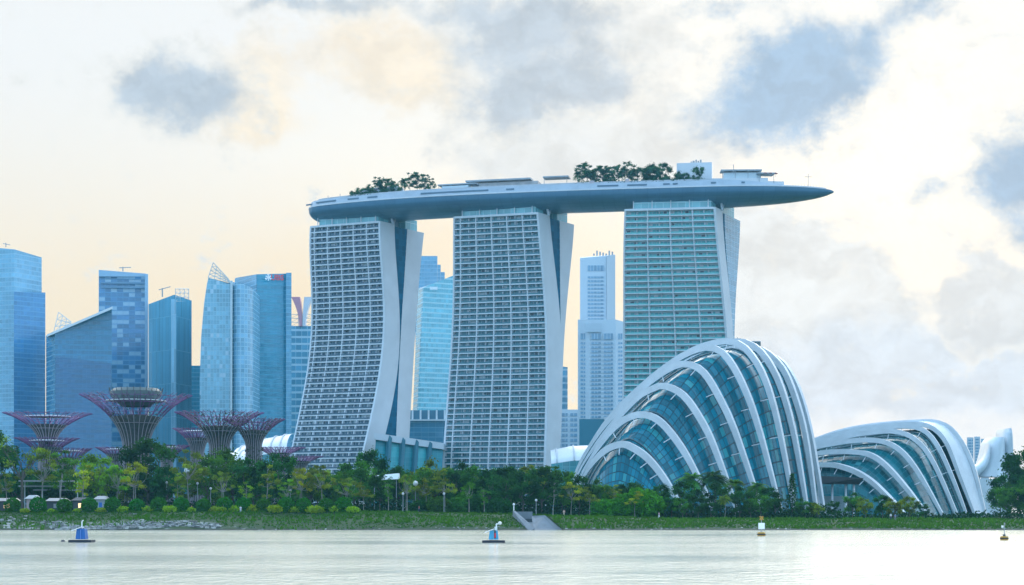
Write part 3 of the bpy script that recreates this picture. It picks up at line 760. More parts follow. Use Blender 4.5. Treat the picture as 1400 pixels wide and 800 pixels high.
fdm = [
 [(1096, 704), (1099, 672), (1106, 646), (1118, 637), (1135, 635.5), (1150, 638), (1170, 645), (1190, 657), (1207, 672), (1225, 690), (1240, 707)],
 [(1090, 704), (1094, 658), (1103, 630), (1116, 621), (1140, 618), (1165, 618), (1190, 622), (1212, 637), (1240, 668), (1271, 708)],
 [(1084, 704), (1088, 652), (1098, 623), (1114, 613), (1140, 607), (1170, 602.5), (1203, 603), (1230, 615), (1255, 645), (1291, 708)],
 [(1080, 704), (1084, 646), (1095, 616), (1113, 608), (1145, 600), (1180, 593), (1222, 590), (1250, 600), (1275, 630), (1311, 709)],
 [(1078, 704), (1082, 641), (1093, 613), (1112, 605), (1150, 594.5), (1190, 588), (1232, 583), (1262, 588), (1282, 610), (1303, 655), (1324, 710)],
 [(1076, 704), (1080, 640), (1091, 611), (1112, 603.5), (1150, 592), (1195, 584), (1240, 580), (1270, 583), (1293, 604), (1314, 656), (1335, 710)],
 [(1075, 704), (1079, 639), (1090, 610), (1112, 602), (1150, 590), (1195, 582), (1250, 577.5), (1283, 578), (1307, 593), (1330, 636), (1349, 711)]]
fy = [(700, 672), (708, 680), (717, 690), (727, 701), (738, 712), (748, 722), (760, 734)]
fdm = [(p, a, b, 3.2) for p, (a, b) in zip(fdm, fy)]
fdm[-1] = (fdm[-1][0], 760, 734, 5.5)
glass_dome('long low glass dome with broad white ribs leaning towards its shell end', fdm, 7, 20, 2.5, 3.2, DOME2, shell_last=True, rib_d=2.0)
# dark entrance canopy between the domes
cn = P(1146, 702, 655)
root = thing('entrance_canopy', 'dark flat canopy on thin columns between the two glass domes', 'canopy', (cn.x, cn.y, 2.6))
mb = MB(); mb.hexa([(PX(1117, 655), 650, PZ(662, 655)), (PX(1172, 655), 652, PZ(662.5, 655)), (PX(1172, 655), 672, PZ(661, 655)), (PX(1117, 655), 672, PZ(661, 655)),
                    (PX(1117, 655), 650, PZ(651, 655)), (PX(1178, 655), 651, PZ(654, 655)), (PX(1178, 655), 672, PZ(653, 655)), (PX(1117, 655), 672, PZ(650, 655))])
mb.build('roof', plain('canopy_dark', (.018, .02, .024), .5), root)
for px in (1120, 1138.5, 1157, 1168):
    mb = MB(); mb.tube([(PX(px, 653), 654, 2.4), (PX(px, 653), 654, PZ(662, 654))], .42, 8); mb.build('column', WHITE, root, smooth=True)
mb = MB(); mb.box(PX(1142, 664), 668, 2.4, 12, 6, 8.5); mb.build('lobby_glass', curtain('lobby_glass', (.03, .13, .17), (.25, .32, .36), 2, 3, .06, .06), root)

# ------------------------------------------------------------------ far city
HZ = 2.0
def bpts(lst): return [(PX(p, y), y) for p, y in lst]
def office(label, loc_px, Y, name='office_tower', cat='office tower', group='office towers on the skyline'):
    return thing(name, label, cat, (PX(loc_px, Y), Y, HZ), group)
def mass(root, name, lst, tops, mat, roof=None, low=None):
    """lst: plan corners (photo column, distance); tops: roof line as photo rows at each corner"""
    if not hasattr(tops, '__len__'): tops = [tops] * len(lst)
    mb = MB(); mb.prism(bpts(lst), HZ if low is None else PZ(low, lst[0][1]), [PZ(t, y) for t, (_, y) in zip(tops, lst)], 0, 1)
    return mb.build(name, [mat, roof or STEEL], root)
def glassm(name, g, fr, *a, **k): return curtain(name, g, fr, *a, **k)
G1 = glassm('glass_pale_blue', (.16, .38, .52), (.25, .46, .59), 3, 4, .05, .22, var=.25, big=.3)  # blue of the distance haze is partly put into these tower colours
G2 = glassm('glass_deep_blue', (.020, .15, .28), (.04, .21, .35), 3, 4, .06, .25, var=.35, big=.35)
G3 = glassm('glass_checker', (.06, .20, .38), (.10, .28, .46), 5.5, 4.2, .06, .22, var=.5, bright=(.34, .50, .62), pbright=.30)
G4 = glassm('glass_mid_blue', (.08, .31, .44), (.18, .44, .55), 2.4, 30, .16, .01, var=.35, big=.4)
G5 = glassm('glass_sail', (.18, .40, .51), (.26, .48, .58), 2.6, 3.8, .10, .15, var=.45, bright=(.40, .56, .66), pbright=.06)
G6 = glassm('glass_teal_blue', (.018, .25, .38), (.035, .31, .44), 3, 4, .04, .25, var=.2, big=.35)
G6b = glassm('glass_teal_side', (.09, .29, .43), (.14, .36, .49), 3, 4, .04, .25, var=.2)
G8 = glassm('glass_band_white', (.10, .28, .42), (.42, .55, .64), 6, 7, .06, .30, var=.4)
G9 = glassm('glass_aqua', (.15, .46, .55), (.42, .66, .71), 2.5, 4.6, .03, .30, var=.3, big=.3)
ROOFM = plain('roof_pale', (.5, .56, .6), .6)
LATT = plain('lattice_white', (.60, .62, .60), .5)

def lattice(root, name, corners, n, r_, mat=LATT):
    """truss work filling a flat quad: corners a,b (bottom), c,d (top)"""
    a, b_, c, d = [Vector(q) for q in corners]; mb = MB()
    for i in range(n + 1):
        f = i / n; p, q = a.lerp(b_, f), d.lerp(c, f)
        if (p - q).length > .5: mb.tube([p, q], r_, 4)
        p, q = a.lerp(d, f), b_.lerp(c, f)
        if (p - q).length > .5: mb.tube([p, q], r_, 4)
    for i in range(n):
        for j in range(n):
            f0, f1, g0, g1 = i / n, (i + 1) / n, j / n, (j + 1) / n
            p = a.lerp(b_, f0).lerp(d.lerp(c, f0), g0); q = a.lerp(b_, f1).lerp(d.lerp(c, f1), g1)
            if (p - q).length > .5: mb.tube([p, q], r_ * .7, 4)
    return mb.build(name, mat, root)

# leftmost pale tower with the lower wing in front
b = office('pale blue glass tower with a slanted roof at the edge of the skyline', 20, 1500)
mass(b, 'glazed_body', [(-70, 1520), (20, 1500), (57, 1530), (57, 1600), (-70, 1600)], [333, 341, 352, 352, 334], G1, ROOFM)
mass(b, 'lower_wing', [(19, 1470), (62, 1490), (62, 1529), (19, 1499)], [399, 400, 400, 399], glassm('glass_wing_blue', (.06, .22, .42), (.10, .29, .48), 3, 4, .05, .22, var=.25, big=.3), ROOFM)
mb = MB(); mb.tube([P(8, 338, 1530), P(8, 332, 1530)], .4, 5); mb.tube([P(4, 333, 1530), P(14, 335, 1530)], .3, 5); mb.build('roof_mast', STEEL, b)
# dark blue building with the slanted white roof
b = office('dark blue glass block with a white roof slanting up to one corner', 110, 1400)
mass(b, 'glazed_body', [(63, 1430), (75, 1400), (153, 1410), (153, 1470), (63, 1480)], [459, 456, 421, 421, 459], G2, ROOFM)
mass(b, 'front_bay', [(76, 1392), (152, 1402), (152, 1409), (76, 1399.5)], [487, 497, 497, 487], glassm('glass_navy', (.018, .10, .23), (.03, .14, .29), 3, 4, .06, .25, var=.3, big=.3), ROOFM)
mb = MB(); q = [P(64, 459, 1398), P(154, 420.5, 1398), P(154, 420.5, 1480), P(64, 459, 1480)]
mb.hexa([v_ - Vector((0, 0, 1.0)) for v_ in q] + [v_ + Vector((0, 0, 1.0)) for v_ in q]); mb.build('roof', plain('roof_white', (.75, .78, .8), .4), b)
for k in range(7):
    mb = MB(); px = 107 + k * 5; top = 421 + (153 - px) * .43
    mb.box(PX(px, 1403), 1402 + (px - 76) * .12, PZ(468, 1400), 1.2, 1.2, PZ(460, 1400) - PZ(468, 1400)); mb.build('window_pier', OFFWHITE, b)
lattice(b, 'roof_lattice', [P(73, 456, 1440), P(97, 446, 1440), P(97, 440, 1440), P(80, 427, 1440)], 3, .34)
# tall checkered tower
b = office('tall blue tower with a checkered glass face behind the slanted roof', 168, 1620)
mass(b, 'glazed_body', [(135, 1620), (202, 1625), (202, 1690), (135, 1690)], [370, 376, 376, 370], G3, ROOFM)
mb = MB()
for py in (385, 391): mb.box(PX(168, 1618), 1620, PZ(py + 3, 1620), 41, 1.5, 1.6)
mb.build('louvre_band', plain('louvre_blue', (.18, .30, .42), .5), b)
mass(b, 'corner_pier', [(198, 1614), (202.5, 1614), (202.5, 1624), (198, 1624)], [374, 375, 375, 374], plain('pier_blue', (.34, .50, .64), .4), ROOFM)
mass(b, 'parapet', [(135, 1617), (198, 1618), (198, 1619.5), (135, 1619.5)], [369, 374, 374, 369], plain('pier_blue', (.34, .50, .64), .4), ROOFM, low=378)
def crane(label, px, py, h_px, Y, ang):
    base = P(px, py, Y); s_ = Y / F; c = thing('tower_crane', label, 'crane', base, 'cranes on the skyline roofs')
    mb = MB(); mb.tube([base, base + Vector((0, 0, h_px * s_))], .55, 4); mb.build('mast', STEEL, c)
    mb = MB(); t = base + Vector((0, 0, h_px * s_ * .8)); mb.tube([t - Vector((5 * s_, 0, 0)), t + Vector((11 * s_, 0, ang * 11 * s_))], .4, 4); mb.build('jib', STEEL, c)
crane('small crane on the roof of the checkered blue tower', 168, 371, 6, 1640, .05)
crane('thin crane on the roof of the tapering tower beside the lattice crown', 222, 406, 12, 1580, .4)
# tapering tower with the lattice crown
b = office('slim blue tower tapering upwards with a lattice crown at one corner', 233, 1550)
mass(b, 'glazed_body', [(203, 1575), (238, 1545), (262, 1580), (262, 1630), (203, 1630)], [416, 403, 411, 411, 416], G4, ROOFM)
mass(b, 'front_pier', [(234, 1536), (241, 1536), (241, 1544), (234, 1544)], [409, 409, 409, 409], glassm('pier_glass', (.20, .42, .55), (.3, .5, .6), 2.4, 30, .2, .01), ROOFM)
lattice(b, 'crown_lattice', [P(240, 412, 1548), P(258, 412, 1575), P(258, 395, 1575), P(240, 395, 1548)], 3, .34)
# low teal block
b = office('low teal block between the tapering tower and the sail shaped tower', 268, 1680)
mass(b, 'glazed_body', [(252, 1680), (282, 1680), (282, 1720), (252, 1720)], 500, G6, ROOFM)
# sail tower
b = office('sail shaped glass tower with a pointed lattice top', 300, 1500)
Yf, Yb = 1500, 1545
left = [(274, 702), (273.5, 600), (273, 520), (275, 460), (279, 415), (283, 388), (285, 380)]
mb = MB()
top = [(317, 389)]
right = [(317, 702)]
for k in range(len(left) - 1):
    (xa, ya), (xb, yb) = left[k], left[k + 1]
    yb_r = yb if k < len(left) - 2 else 389
    a, b0, c, d = P(xa, ya, Yf), P(317, ya, Yf), P(317, yb_r, Yf), P(xb, yb, Yf)
    mb.face([a, b0, c, d], 0, [(a.x, a.z), (b0.x, b0.z), (c.x, c.z), (d.x, d.z)])
    e, f_ = P(xa, ya, Yf) + Vector((0, 45, 0)), P(xb, yb, Yf) + Vector((0, 45, 0))
    mb.face([e, a, d, f_], 0, [(0, e.z), (45, a.z), (45, d.z), (0, f_.z)])
c, d = P(317, 389, Yf), P(285, 380, Yf); mb.face([d, c, c + Vector((0, 45, 0)), d + Vector((0, 45, 0))], 1)
a, b0 = P(317, 702, Yf), P(317, 389, Yf); mb.face([a, a + Vector((0, 45, 0)), b0 + Vector((0, 45, 0)), b0], 0, [(0, a.z), (45, a.z), (45, b0.z), (0, b0.z)])
mb.build('glazed_body', [G5, ROOFM], b)
lattice(b, 'lattice_crown', [P(284.5, 380, 1502), P(317, 389, 1502), P(312, 381, 1502), P(291.5, 359, 1502)], 4, .36)
mb = MB(); mb.tube([P(315.5, 640, 1497), P(316.5, 384, 1497)], 1.1, 6); mb.build('edge_mast', plain('mast_pale', (.55, .64, .68), .4), b)
mb = MB(); ring = []
for k in range(12):
    a = math.pi * k / 11; ring.append((PX(331, 1510) - math.cos(a) * PX(715, 1510) , 1515 - 16 * math.sin(a)))
mb.prism(ring + [(ring[-1][0], 1550), (ring[0][0], 1550)], HZ, [PZ(384 + 1.1 * k, 1510) for k in range(12)] + [PZ(397, 1510), PZ(384, 1510)], 0, 1)
mb.build('round_wing', [glassm('glass_round', (.20, .42, .58), (.32, .54, .66), 3.4, 3.8, .14, .15, var=.4), ROOFM], b)
# teal office tower with the red sign
b = office('broad teal glass tower with red letters and a white emblem near its roof', 360, 1560)
mass(b, 'glazed_body', [(322, 1600), (351, 1550), (396, 1562), (396, 1630), (322, 1640)], [380, 375, 374, 374, 380], G6, ROOFM)
mass(b, 'pale_side', [(321, 1598.5), (350.6, 1548), (350.9, 1549.5), (322, 1600)], [381, 375.3, 375.3, 381], G6b, ROOFM)
mass(b, 'edge_strip', [(391, 1556), (398.5, 1558), (398.5, 1575), (391, 1560)], [373, 373, 373, 373], G6b, ROOFM)
RED = plain('sign_red', (.75, .02, .03), .5, var=0); SGW = plain('sign_white', (.85, .86, .88), .5, var=0)
def text(s_, size, loc, mat, parent, name='sign_letters', rz=0., extrude=.4, align='CENTER'):
    cu = bpy.data.curves.new(name, 'FONT'); cu.body = s_; cu.size = size; cu.extrude = extrude; cu.align_x = align; cu.offset = size * .02
    cu.materials.append(mat); o = bpy.data.objects.new(name, cu); C.objects.link(o)
    o.parent = parent; o.location = Vector(loc) - parent_loc(parent); o.rotation_euler = (R(90), 0, rz)
    me = bpy.data.meshes.new_from_object(o.evaluated_get(bpy.context.evaluated_depsgraph_get())); q = bpy.data.objects.new(name, me); C.objects.link(q)
    q.parent = parent; q.location = o.location; q.rotation_euler = o.rotation_euler; bpy.data.objects.remove(o); bpy.data.curves.remove(cu); q.name = name; return q
text('UBS', 6.8, P(379, 383, 1549), RED, b, rz=.26)
mb = MB(); e0 = P(367, 379.5, 1546)
for k in range(3):
    a = R(90 + 120 * k); d = Vector((math.cos(a), 0, math.sin(a)))
    mb.tube([e0 - d * 2.8, e0 + d * 2.8], .55, 6); mb.tube([e0 + d * 1.8 - Vector((0, .3, 0)), e0 + d * 3.0 - Vector((0, .3, 0))], .95, 6)
mb.build('sign_emblem', SGW, b)
# pale banded tower with the coloured fins
b = office('hazy banded tower topped by a pink and a white flaring fin', 412, 1760)
mass(b, 'glazed_body', [(396, 1760), (432, 1760), (432, 1800), (396, 1800)], 446, G8, ROOFM)
def fin(x0, x1, tipx0, tipx1, mat):
    mb = MB(); th = Vector((0, 10, 0))
    rows = []
    for k in range(8):
        f = k / 7; e = f ** 2.0
        a = P(x0 + (tipx0 - x0) * e, 446 - f * 40, 1758); c = P(x1 + (tipx1 - x1) * e, 446 - f * 40, 1758)
        rows.append([a, c, c + th, a + th])
    mb.grid(rows, close=True); mb.face(rows[-1]); mb.build('flaring_fin', mat, b)
fin(409, 413, 398, 410, plain('fin_pink', (.62, .24, .30), .5)); fin(413.5, 417.5, 416, 427, plain('fin_white', (.70, .66, .70), .5))
lattice(b, 'roof_frame', [P(398, 446, 1762), P(428, 446, 1762), P(428, 430, 1762), P(398, 430, 1762)], 3, .3)
# between the first two hotel towers
b = office('grey blue tower with a stepped roof behind the aqua tower', 590, 1760)
mass(b, 'glazed_body', [(568, 1760), (598, 1760), (598, 1800), (568, 1800)], 350, glassm('glass_step', (.14, .32, .46), (.22, .40, .53), 3, 4, .05, .3, var=.2), ROOFM)
mass(b, 'middle_step', [(598.1, 1760), (602.5, 1760), (602.5, 1800), (598.1, 1800)], 362, MATS['glass_step'], ROOFM)
mass(b, 'lower_step', [(602.6, 1760), (608, 1760), (608, 1800), (602.6, 1800)], 372, MATS['glass_step'], ROOFM)
b = office('aqua glass tower with pale floor bands between two hotel towers', 592, 1600)
mb = MB(); rows = []; uv = []
for k in range(25):
    f = k / 24; py = 640 - f * 245
    lx = 560 + 11 * f ** .8
    pts = [Vector((PX(lx, 1620), 1620, PZ(py, 1620))), Vector((PX(lx + 6, 1602), 1602, PZ(py, 1602)))]
    for j in range(6): pts.append(Vector((PX(lx + 8 + (624 - lx - 8) * j / 5, 1598 + 3 * j), 1598 + 3 * j, PZ(py - f * f * f * (2 + 3.6 * j), 1598 + 3 * j))))
    rows.append(pts)
    u = [0]
    for j in range(1, len(pts)): u.append(u[-1] + (pts[j] - pts[j - 1]).length)
    uv.append([(q, pts[j].z) for j, q in enumerate(u)])
mb.grid(rows, 0, uv)
t_ = rows[-1]; mb.face([p + Vector((0, 40, 0)) for p in reversed(t_)] + list(t_), 1)
mb.build('glazed_body', [G9, ROOFM], b)
mb = MB(); mb.box(PX(593, 1596), 1596.5, PZ(396, 1596), 7, .5, 2.6); mb.build('roof_sign', SGW, b)
b = office('dark blue podium block with a row of pale columns between the hotel towers', 590, 1450, 'podium_block', 'building', None)
mass(b, 'glazed_body', [(556, 1450), (616, 1450), (616, 1480), (556, 1480)], 574, glassm('glass_podium', (.03, .15, .25), (.05, .2, .3), 6, 4, .03, .12, var=.2), ROOFM)
mass(b, 'roof', [(556, 1448), (616, 1448), (616, 1480), (556, 1480)], 573.2, ROOFM, ROOFM, low=575.5)
bpd = mass(b, 'upper_storey', [(557, 1456), (614, 1456), (614, 1478), (557, 1478)], 561, plain('podium_dark', (.05, .16, .24), .4), ROOFM)
for k in range(5):
    mb = MB(); mb.box(PX(564 + 11 * k, 1453), 1453, PZ(573.4, 1453), 1.4, 1.4, 7.8); mb.build('column', OFFWHITE, b)
# between the second and third hotel towers
def banded(root, px0, px1, Y, y0, y1, step, frac, mat, proud=.4, name='window_band'):
    """rows of windows set on a pale wall, one part each"""
    py = y0
    while py < y1:
        mb = MB(); za, zb = PZ(py + step * frac, Y), PZ(py, Y)
        x0, x1 = PX(px0, Y), PX(px1, Y)
        mb.face([(x0, Y - proud, za), (x1, Y - proud, za), (x1, Y - proud, zb), (x0, Y - proud, zb)], 0, [(0, za), (x1 - x0, za), (x1 - x0, zb), (0, zb)])
        mb.build(name, mat, root); py += step
PALE = plain('pale_tower_wall', (.56, .63, .70), .6, var=.08, scale=.03); PALE2 = plain('pale_tower_side', (.50, .57, .64), .6, var=.08, scale=.03)
WB = glassm('window_strip', (.16, .28, .40), (.44, .52, .58), 3.2, 400, .14, .0, var=.5)
b = office('plain white tower with a small window grid and crowded roof', 817, 1780)
mass(b, 'wall', [(793, 1780), (829, 1780), (841, 1796), (841, 1830), (793, 1830)], [353, 350, 348, 348, 352], PALE, ROOFM)
mass(b, 'side_wall', [(829.3, 1778), (841.2, 1794), (841.2, 1795.5), (829.3, 1779.6)], [350, 348.6, 348.6, 350], PALE2)
banded(b, 803, 826, 1780, 363, 371, 9, .85, WB); banded(b, 803, 826, 1780, 378, 436, 5.2, .5, WB)
for k in range(7):
    mb = MB(); x_ = 812 + k * 4.2; mb.box(PX(x_, 1800), 1800, PZ(349.5, 1800), 1.6, 1.6, 2 + (k * 7 % 4)); mb.build('roof_plant', STEEL, b)
b = office('wide white office block with columns of dark windows below the plain tower', 820, 1700)
mass(b, 'wall', [(790, 1710), (806, 1700), (842, 1700), (853, 1712), (853, 1760), (790, 1760)], [437, 437, 437, 440, 440, 437], PALE, ROOFM)
mass(b, 'roof_block', [(800, 1698), (822, 1698), (822, 1699.6), (800, 1699.6)], [442, 442, 442, 442], PALE2, low=454)
for (a, c) in ((793, 803), (808, 822), (825, 838), (843, 851)):
    banded(b, a, c, 1699 if 805 < a < 840 else 1704, 456, 463, 9, .9, WB)
    banded(b, a, c, 1699 if 805 < a < 840 else 1704, 468, 600, 5.6, .5, WB)
b = office('small banded office block at the foot of the middle hotel tower', 777, 1500)
mass(b, 'wall', [(755, 1500), (790, 1500), (790, 1540), (755, 1540)], 560, PALE, ROOFM)
banded(b, 757, 776, 1500, 565, 625, 7, .6, WB); banded(b, 779, 789, 1500, 565, 625, 7, .6, WB)
b = office('narrow blue tower peeking out beside the foot of the middle hotel tower', 770, 1820)
mass(b, 'glazed_body', [(758, 1820), (776, 1820), (776, 1850), (758, 1850)], [500, 502, 502, 500], G8, ROOFM)
b = office('windowless teal block before the white office block', 818, 1420, 'teal_block', 'building', None)
mass(b, 'wall', [(792, 1420), (846, 1420), (846, 1460), (792, 1460)], 573, plain('teal_wall', (.02, .17, .25), .45, var=.1, scale=.03), ROOFM)
mass(b, 'roof_canopy', [(826, 1416), (848, 1416), (848, 1440), (826, 1440)], 570, WHITE, WHITE, low=574)
# grey roof seen over the crest of the large dome
b = office('flat grey building showing just its roof over the crest of the tall dome', 1022, 1300, 'flat_building', 'building', None)
mass(b, 'wall', [(1003, 1300), (1039, 1300), (1039, 1340), (1003, 1340)], 467.5, plain('grey_wall', (.34, .40, .44), .6), ROOFM)
mass(b, 'roof', [(1002, 1298), (1040, 1298), (1040, 1342), (1002, 1342)], 466.4, STEEL, STEEL, low=468)
mb = MB(); mb.tube([P(1008, 467, 1300), P(1008, 461, 1300)], .25, 4); mb.tube([P(1005, 463, 1300), P(1013, 463, 1300)], .2, 4); mb.build('antenna', STEEL, b)
# hazy blocks by the lotus shaped museum
for k, (a, c, t_) in enumerate(((1322, 1331, 598), (1332, 1340, 597), (1341, 1352, 600))):
    b = thing('apartment_block', ['pale apartment block closest to the shell end of the low dome', 'pale apartment block with the highest roof of three beside the museum', 'pale apartment block partly hidden by the museum bowl'][k], 'apartment block', (PX(a, 1600), 1600, HZ), 'hazy apartment blocks')
    mass(b, 'wall', [(a, 1600), (c, 1600), (c, 1630), (a, 1630)], t_, PALE2, ROOFM); banded(b, a + 1, c - 1, 1600, t_ + 3, 655, 4, .5, WB)
# lotus shaped museum
b = thing('petal_museum', 'white lotus shaped museum of upright petals behind the low dome', 'museum', (PX(1365, 1250), 1250, HZ))
MW = plain('petal_white', (.68, .72, .76), .4, var=.05)
def petal(outer, inner, Y, name='petal', dep=24):
    """shell swept between an outer and an inner edge line given as photo points"""
    n = 14; o_ = cr(outer, n); i_ = cr(inner, n); mb = MB(); rows = []
    for (ax, ay), (bx, by) in zip(o_, i_):
        a, c = P(ax, ay, Y), P(bx, by, Y); m_ = (a + c) / 2
        rows.append([a, m_ + Vector((0, -dep * .35, 0)), c, c + Vector((0, dep, 0)), a + Vector((0, dep, 0))])
    mb.grid(rows, close=True); mb.face(rows[0]); mb.face(rows[-1]); return mb.build(name, MW, b, smooth=True)
petal([(1386, 655), (1386, 630), (1385, 605), (1384, 590), (1380, 585.5)], [(1372, 655), (1374, 630), (1374, 606), (1374, 592), (1376, 586)], 1248)
petal([(1336, 652), (1345, 636), (1350, 620), (1354, 604), (1360, 597.5)], [(1374, 652), (1374, 636), (1374, 620), (1374, 606), (1374, 599)], 1240)
petal([(1331, 645), (1334, 638), (1341, 633), (1349, 622), (1353, 606)], [(1335, 655), (1340, 648), (1348, 640), (1353, 628), (1354, 610)], 1232, dep=10)
mass(b, 'base', [(1332, 1230), (1382, 1230), (1382, 1280), (1332, 1280)], 655, OFFWHITE, OFFWHITE)
# shopping hall roofs and the glass hall by the hotel
def shell_roof(label, px0, px1, Y, prof, dep, ribs, glass_below=None, name='vaulted_hall'):
    b = thing(name, label, 'hall', (PX((px0 + px1) / 2, Y), Y, HZ), 'hall roofs below the hotel')
    n = 24; xs_ = [px0 + (px1 - px0) * k / (n - 1) for k in range(n)]; ys_ = [float(np.interp(x, [q[0] for q in prof], [q[1] for q in prof])) for x in xs_]
    mb = MB(); rows = []
    for j in range(9):
        a = math.pi / 2 * j / 8
        rows.append([Vector((PX(x, Y), Y - dep * math.cos(a), HZ + 10 + (PZ(y, Y) - HZ - 10) * (.70 + .30 * math.sin(a)))) for x, y in zip(xs_, ys_)])
    mb.grid(rows, 0); mb.build('vault', plain('vault_white', (.74, .75, .76), .4, var=.1, scale=.1), b, smooth=True)
    for k in range(ribs):
        i = int((n - 1) * (k + .5) / ribs); mb = MB(); mb.tube([r_[i] + Vector((0, -.3, .2)) for r_ in rows], .5, 5); mb.build('vault_rib', plain('vault_grey', (.50, .53, .56), .5), b)
    mb = MB(); a = [r_ for r_ in rows[0]]
    mb.grid([[Vector((v_.x, v_.y, HZ)) for v_ in a], a], 0, [[(v_.x, 0) for v_ in a], [(v_.x, v_.z) for v_ in a]])
    mb.build('glass_wall', curtain('hall_glass', (.03, .24, .28), (.05, .3, .34), 4, 5, .06, .06, var=.3), b); return b
shell_roof('white vaulted hall roof showing between the supertrees and the left hotel tower', 330, 402, 1010, [(330, 612), (360, 601), (402, 593)], 34, 5)
shell_roof('low white vaulted roof behind the smaller supertree trunks', 262, 344, 980, [(262, 632), (300, 622), (344, 615)], 22, 4)
shell_roof('white vaulted hall roof between the middle hotel tower and tall dome', 752, 840, 1000, [(752, 616), (780, 610), (810, 609), (840, 614)], 30, 4)
b = thing('glass_hall', 'teal glass hall with dark fins between the left and middle hotel towers', 'hall', (PX(560, 1085), 1085, HZ), 'hall roofs below the hotel')
ga, gb = (514, 1062, 592), (606, 1090, 606)
for k in range(5):
    f0, f1 = k / 5, (k + 1) / 5
    L_ = lambda f, i: ga[i] + (gb[i] - ga[i]) * f
    mb = MB(); a0, a1 = L_(f0, 0), L_(f1, 0); y0, y1 = L_(f0, 1), L_(f1, 1); t0_, t1_ = L_(f0, 2), L_(f1, 2)
    A_, B_, C_, D_ = P(a0 - 6, 690, y0 - 14), P(a1 - 6, 690, y1 - 14), P(a1, t1_ + 4, y1), P(a0, t0_ + 4, y0)
    mb.face([A_, B_, C_, D_], 0, [(0, A_.z), ((B_ - A_).length, B_.z), ((B_ - A_).length, C_.z), (0, D_.z)])
    mb.build('glass_bay', curtain('hall_bay_glass_%d' % (k % 2), [(.008, .19, .23), (.04, .33, .36)][k % 2], [(.015, .24, .28), (.06, .38, .40)][k % 2], 3, 3, .05, .05, var=.2, spec=.2), b)
    if k:
        mb = MB(); e = P(a0 - 6, 690, y0 - 16); f_ = P(a0, t0_ + 2, y0 - 2); mb.tube([e, f_], 1.7, 4); mb.build('fin', plain('fin_teal', (.02, .14, .19), .4), b)
mb = MB(); A_, B_ = P(512, 592, 1060), P(607, 606, 1089)
mb.hexa([A_ - Vector((0, 2, 4)), B_ - Vector((0, 2, 4)), B_ + Vector((0, 30, -4)), A_ + Vector((0, 30, -4)), A_ - Vector((0, 2, 0)), B_ - Vector((0, 2, 0)), B_ + Vector((0, 30, 0)), A_ + Vector((0, 30, 0))])
mb.build('roof', WHITE, b)

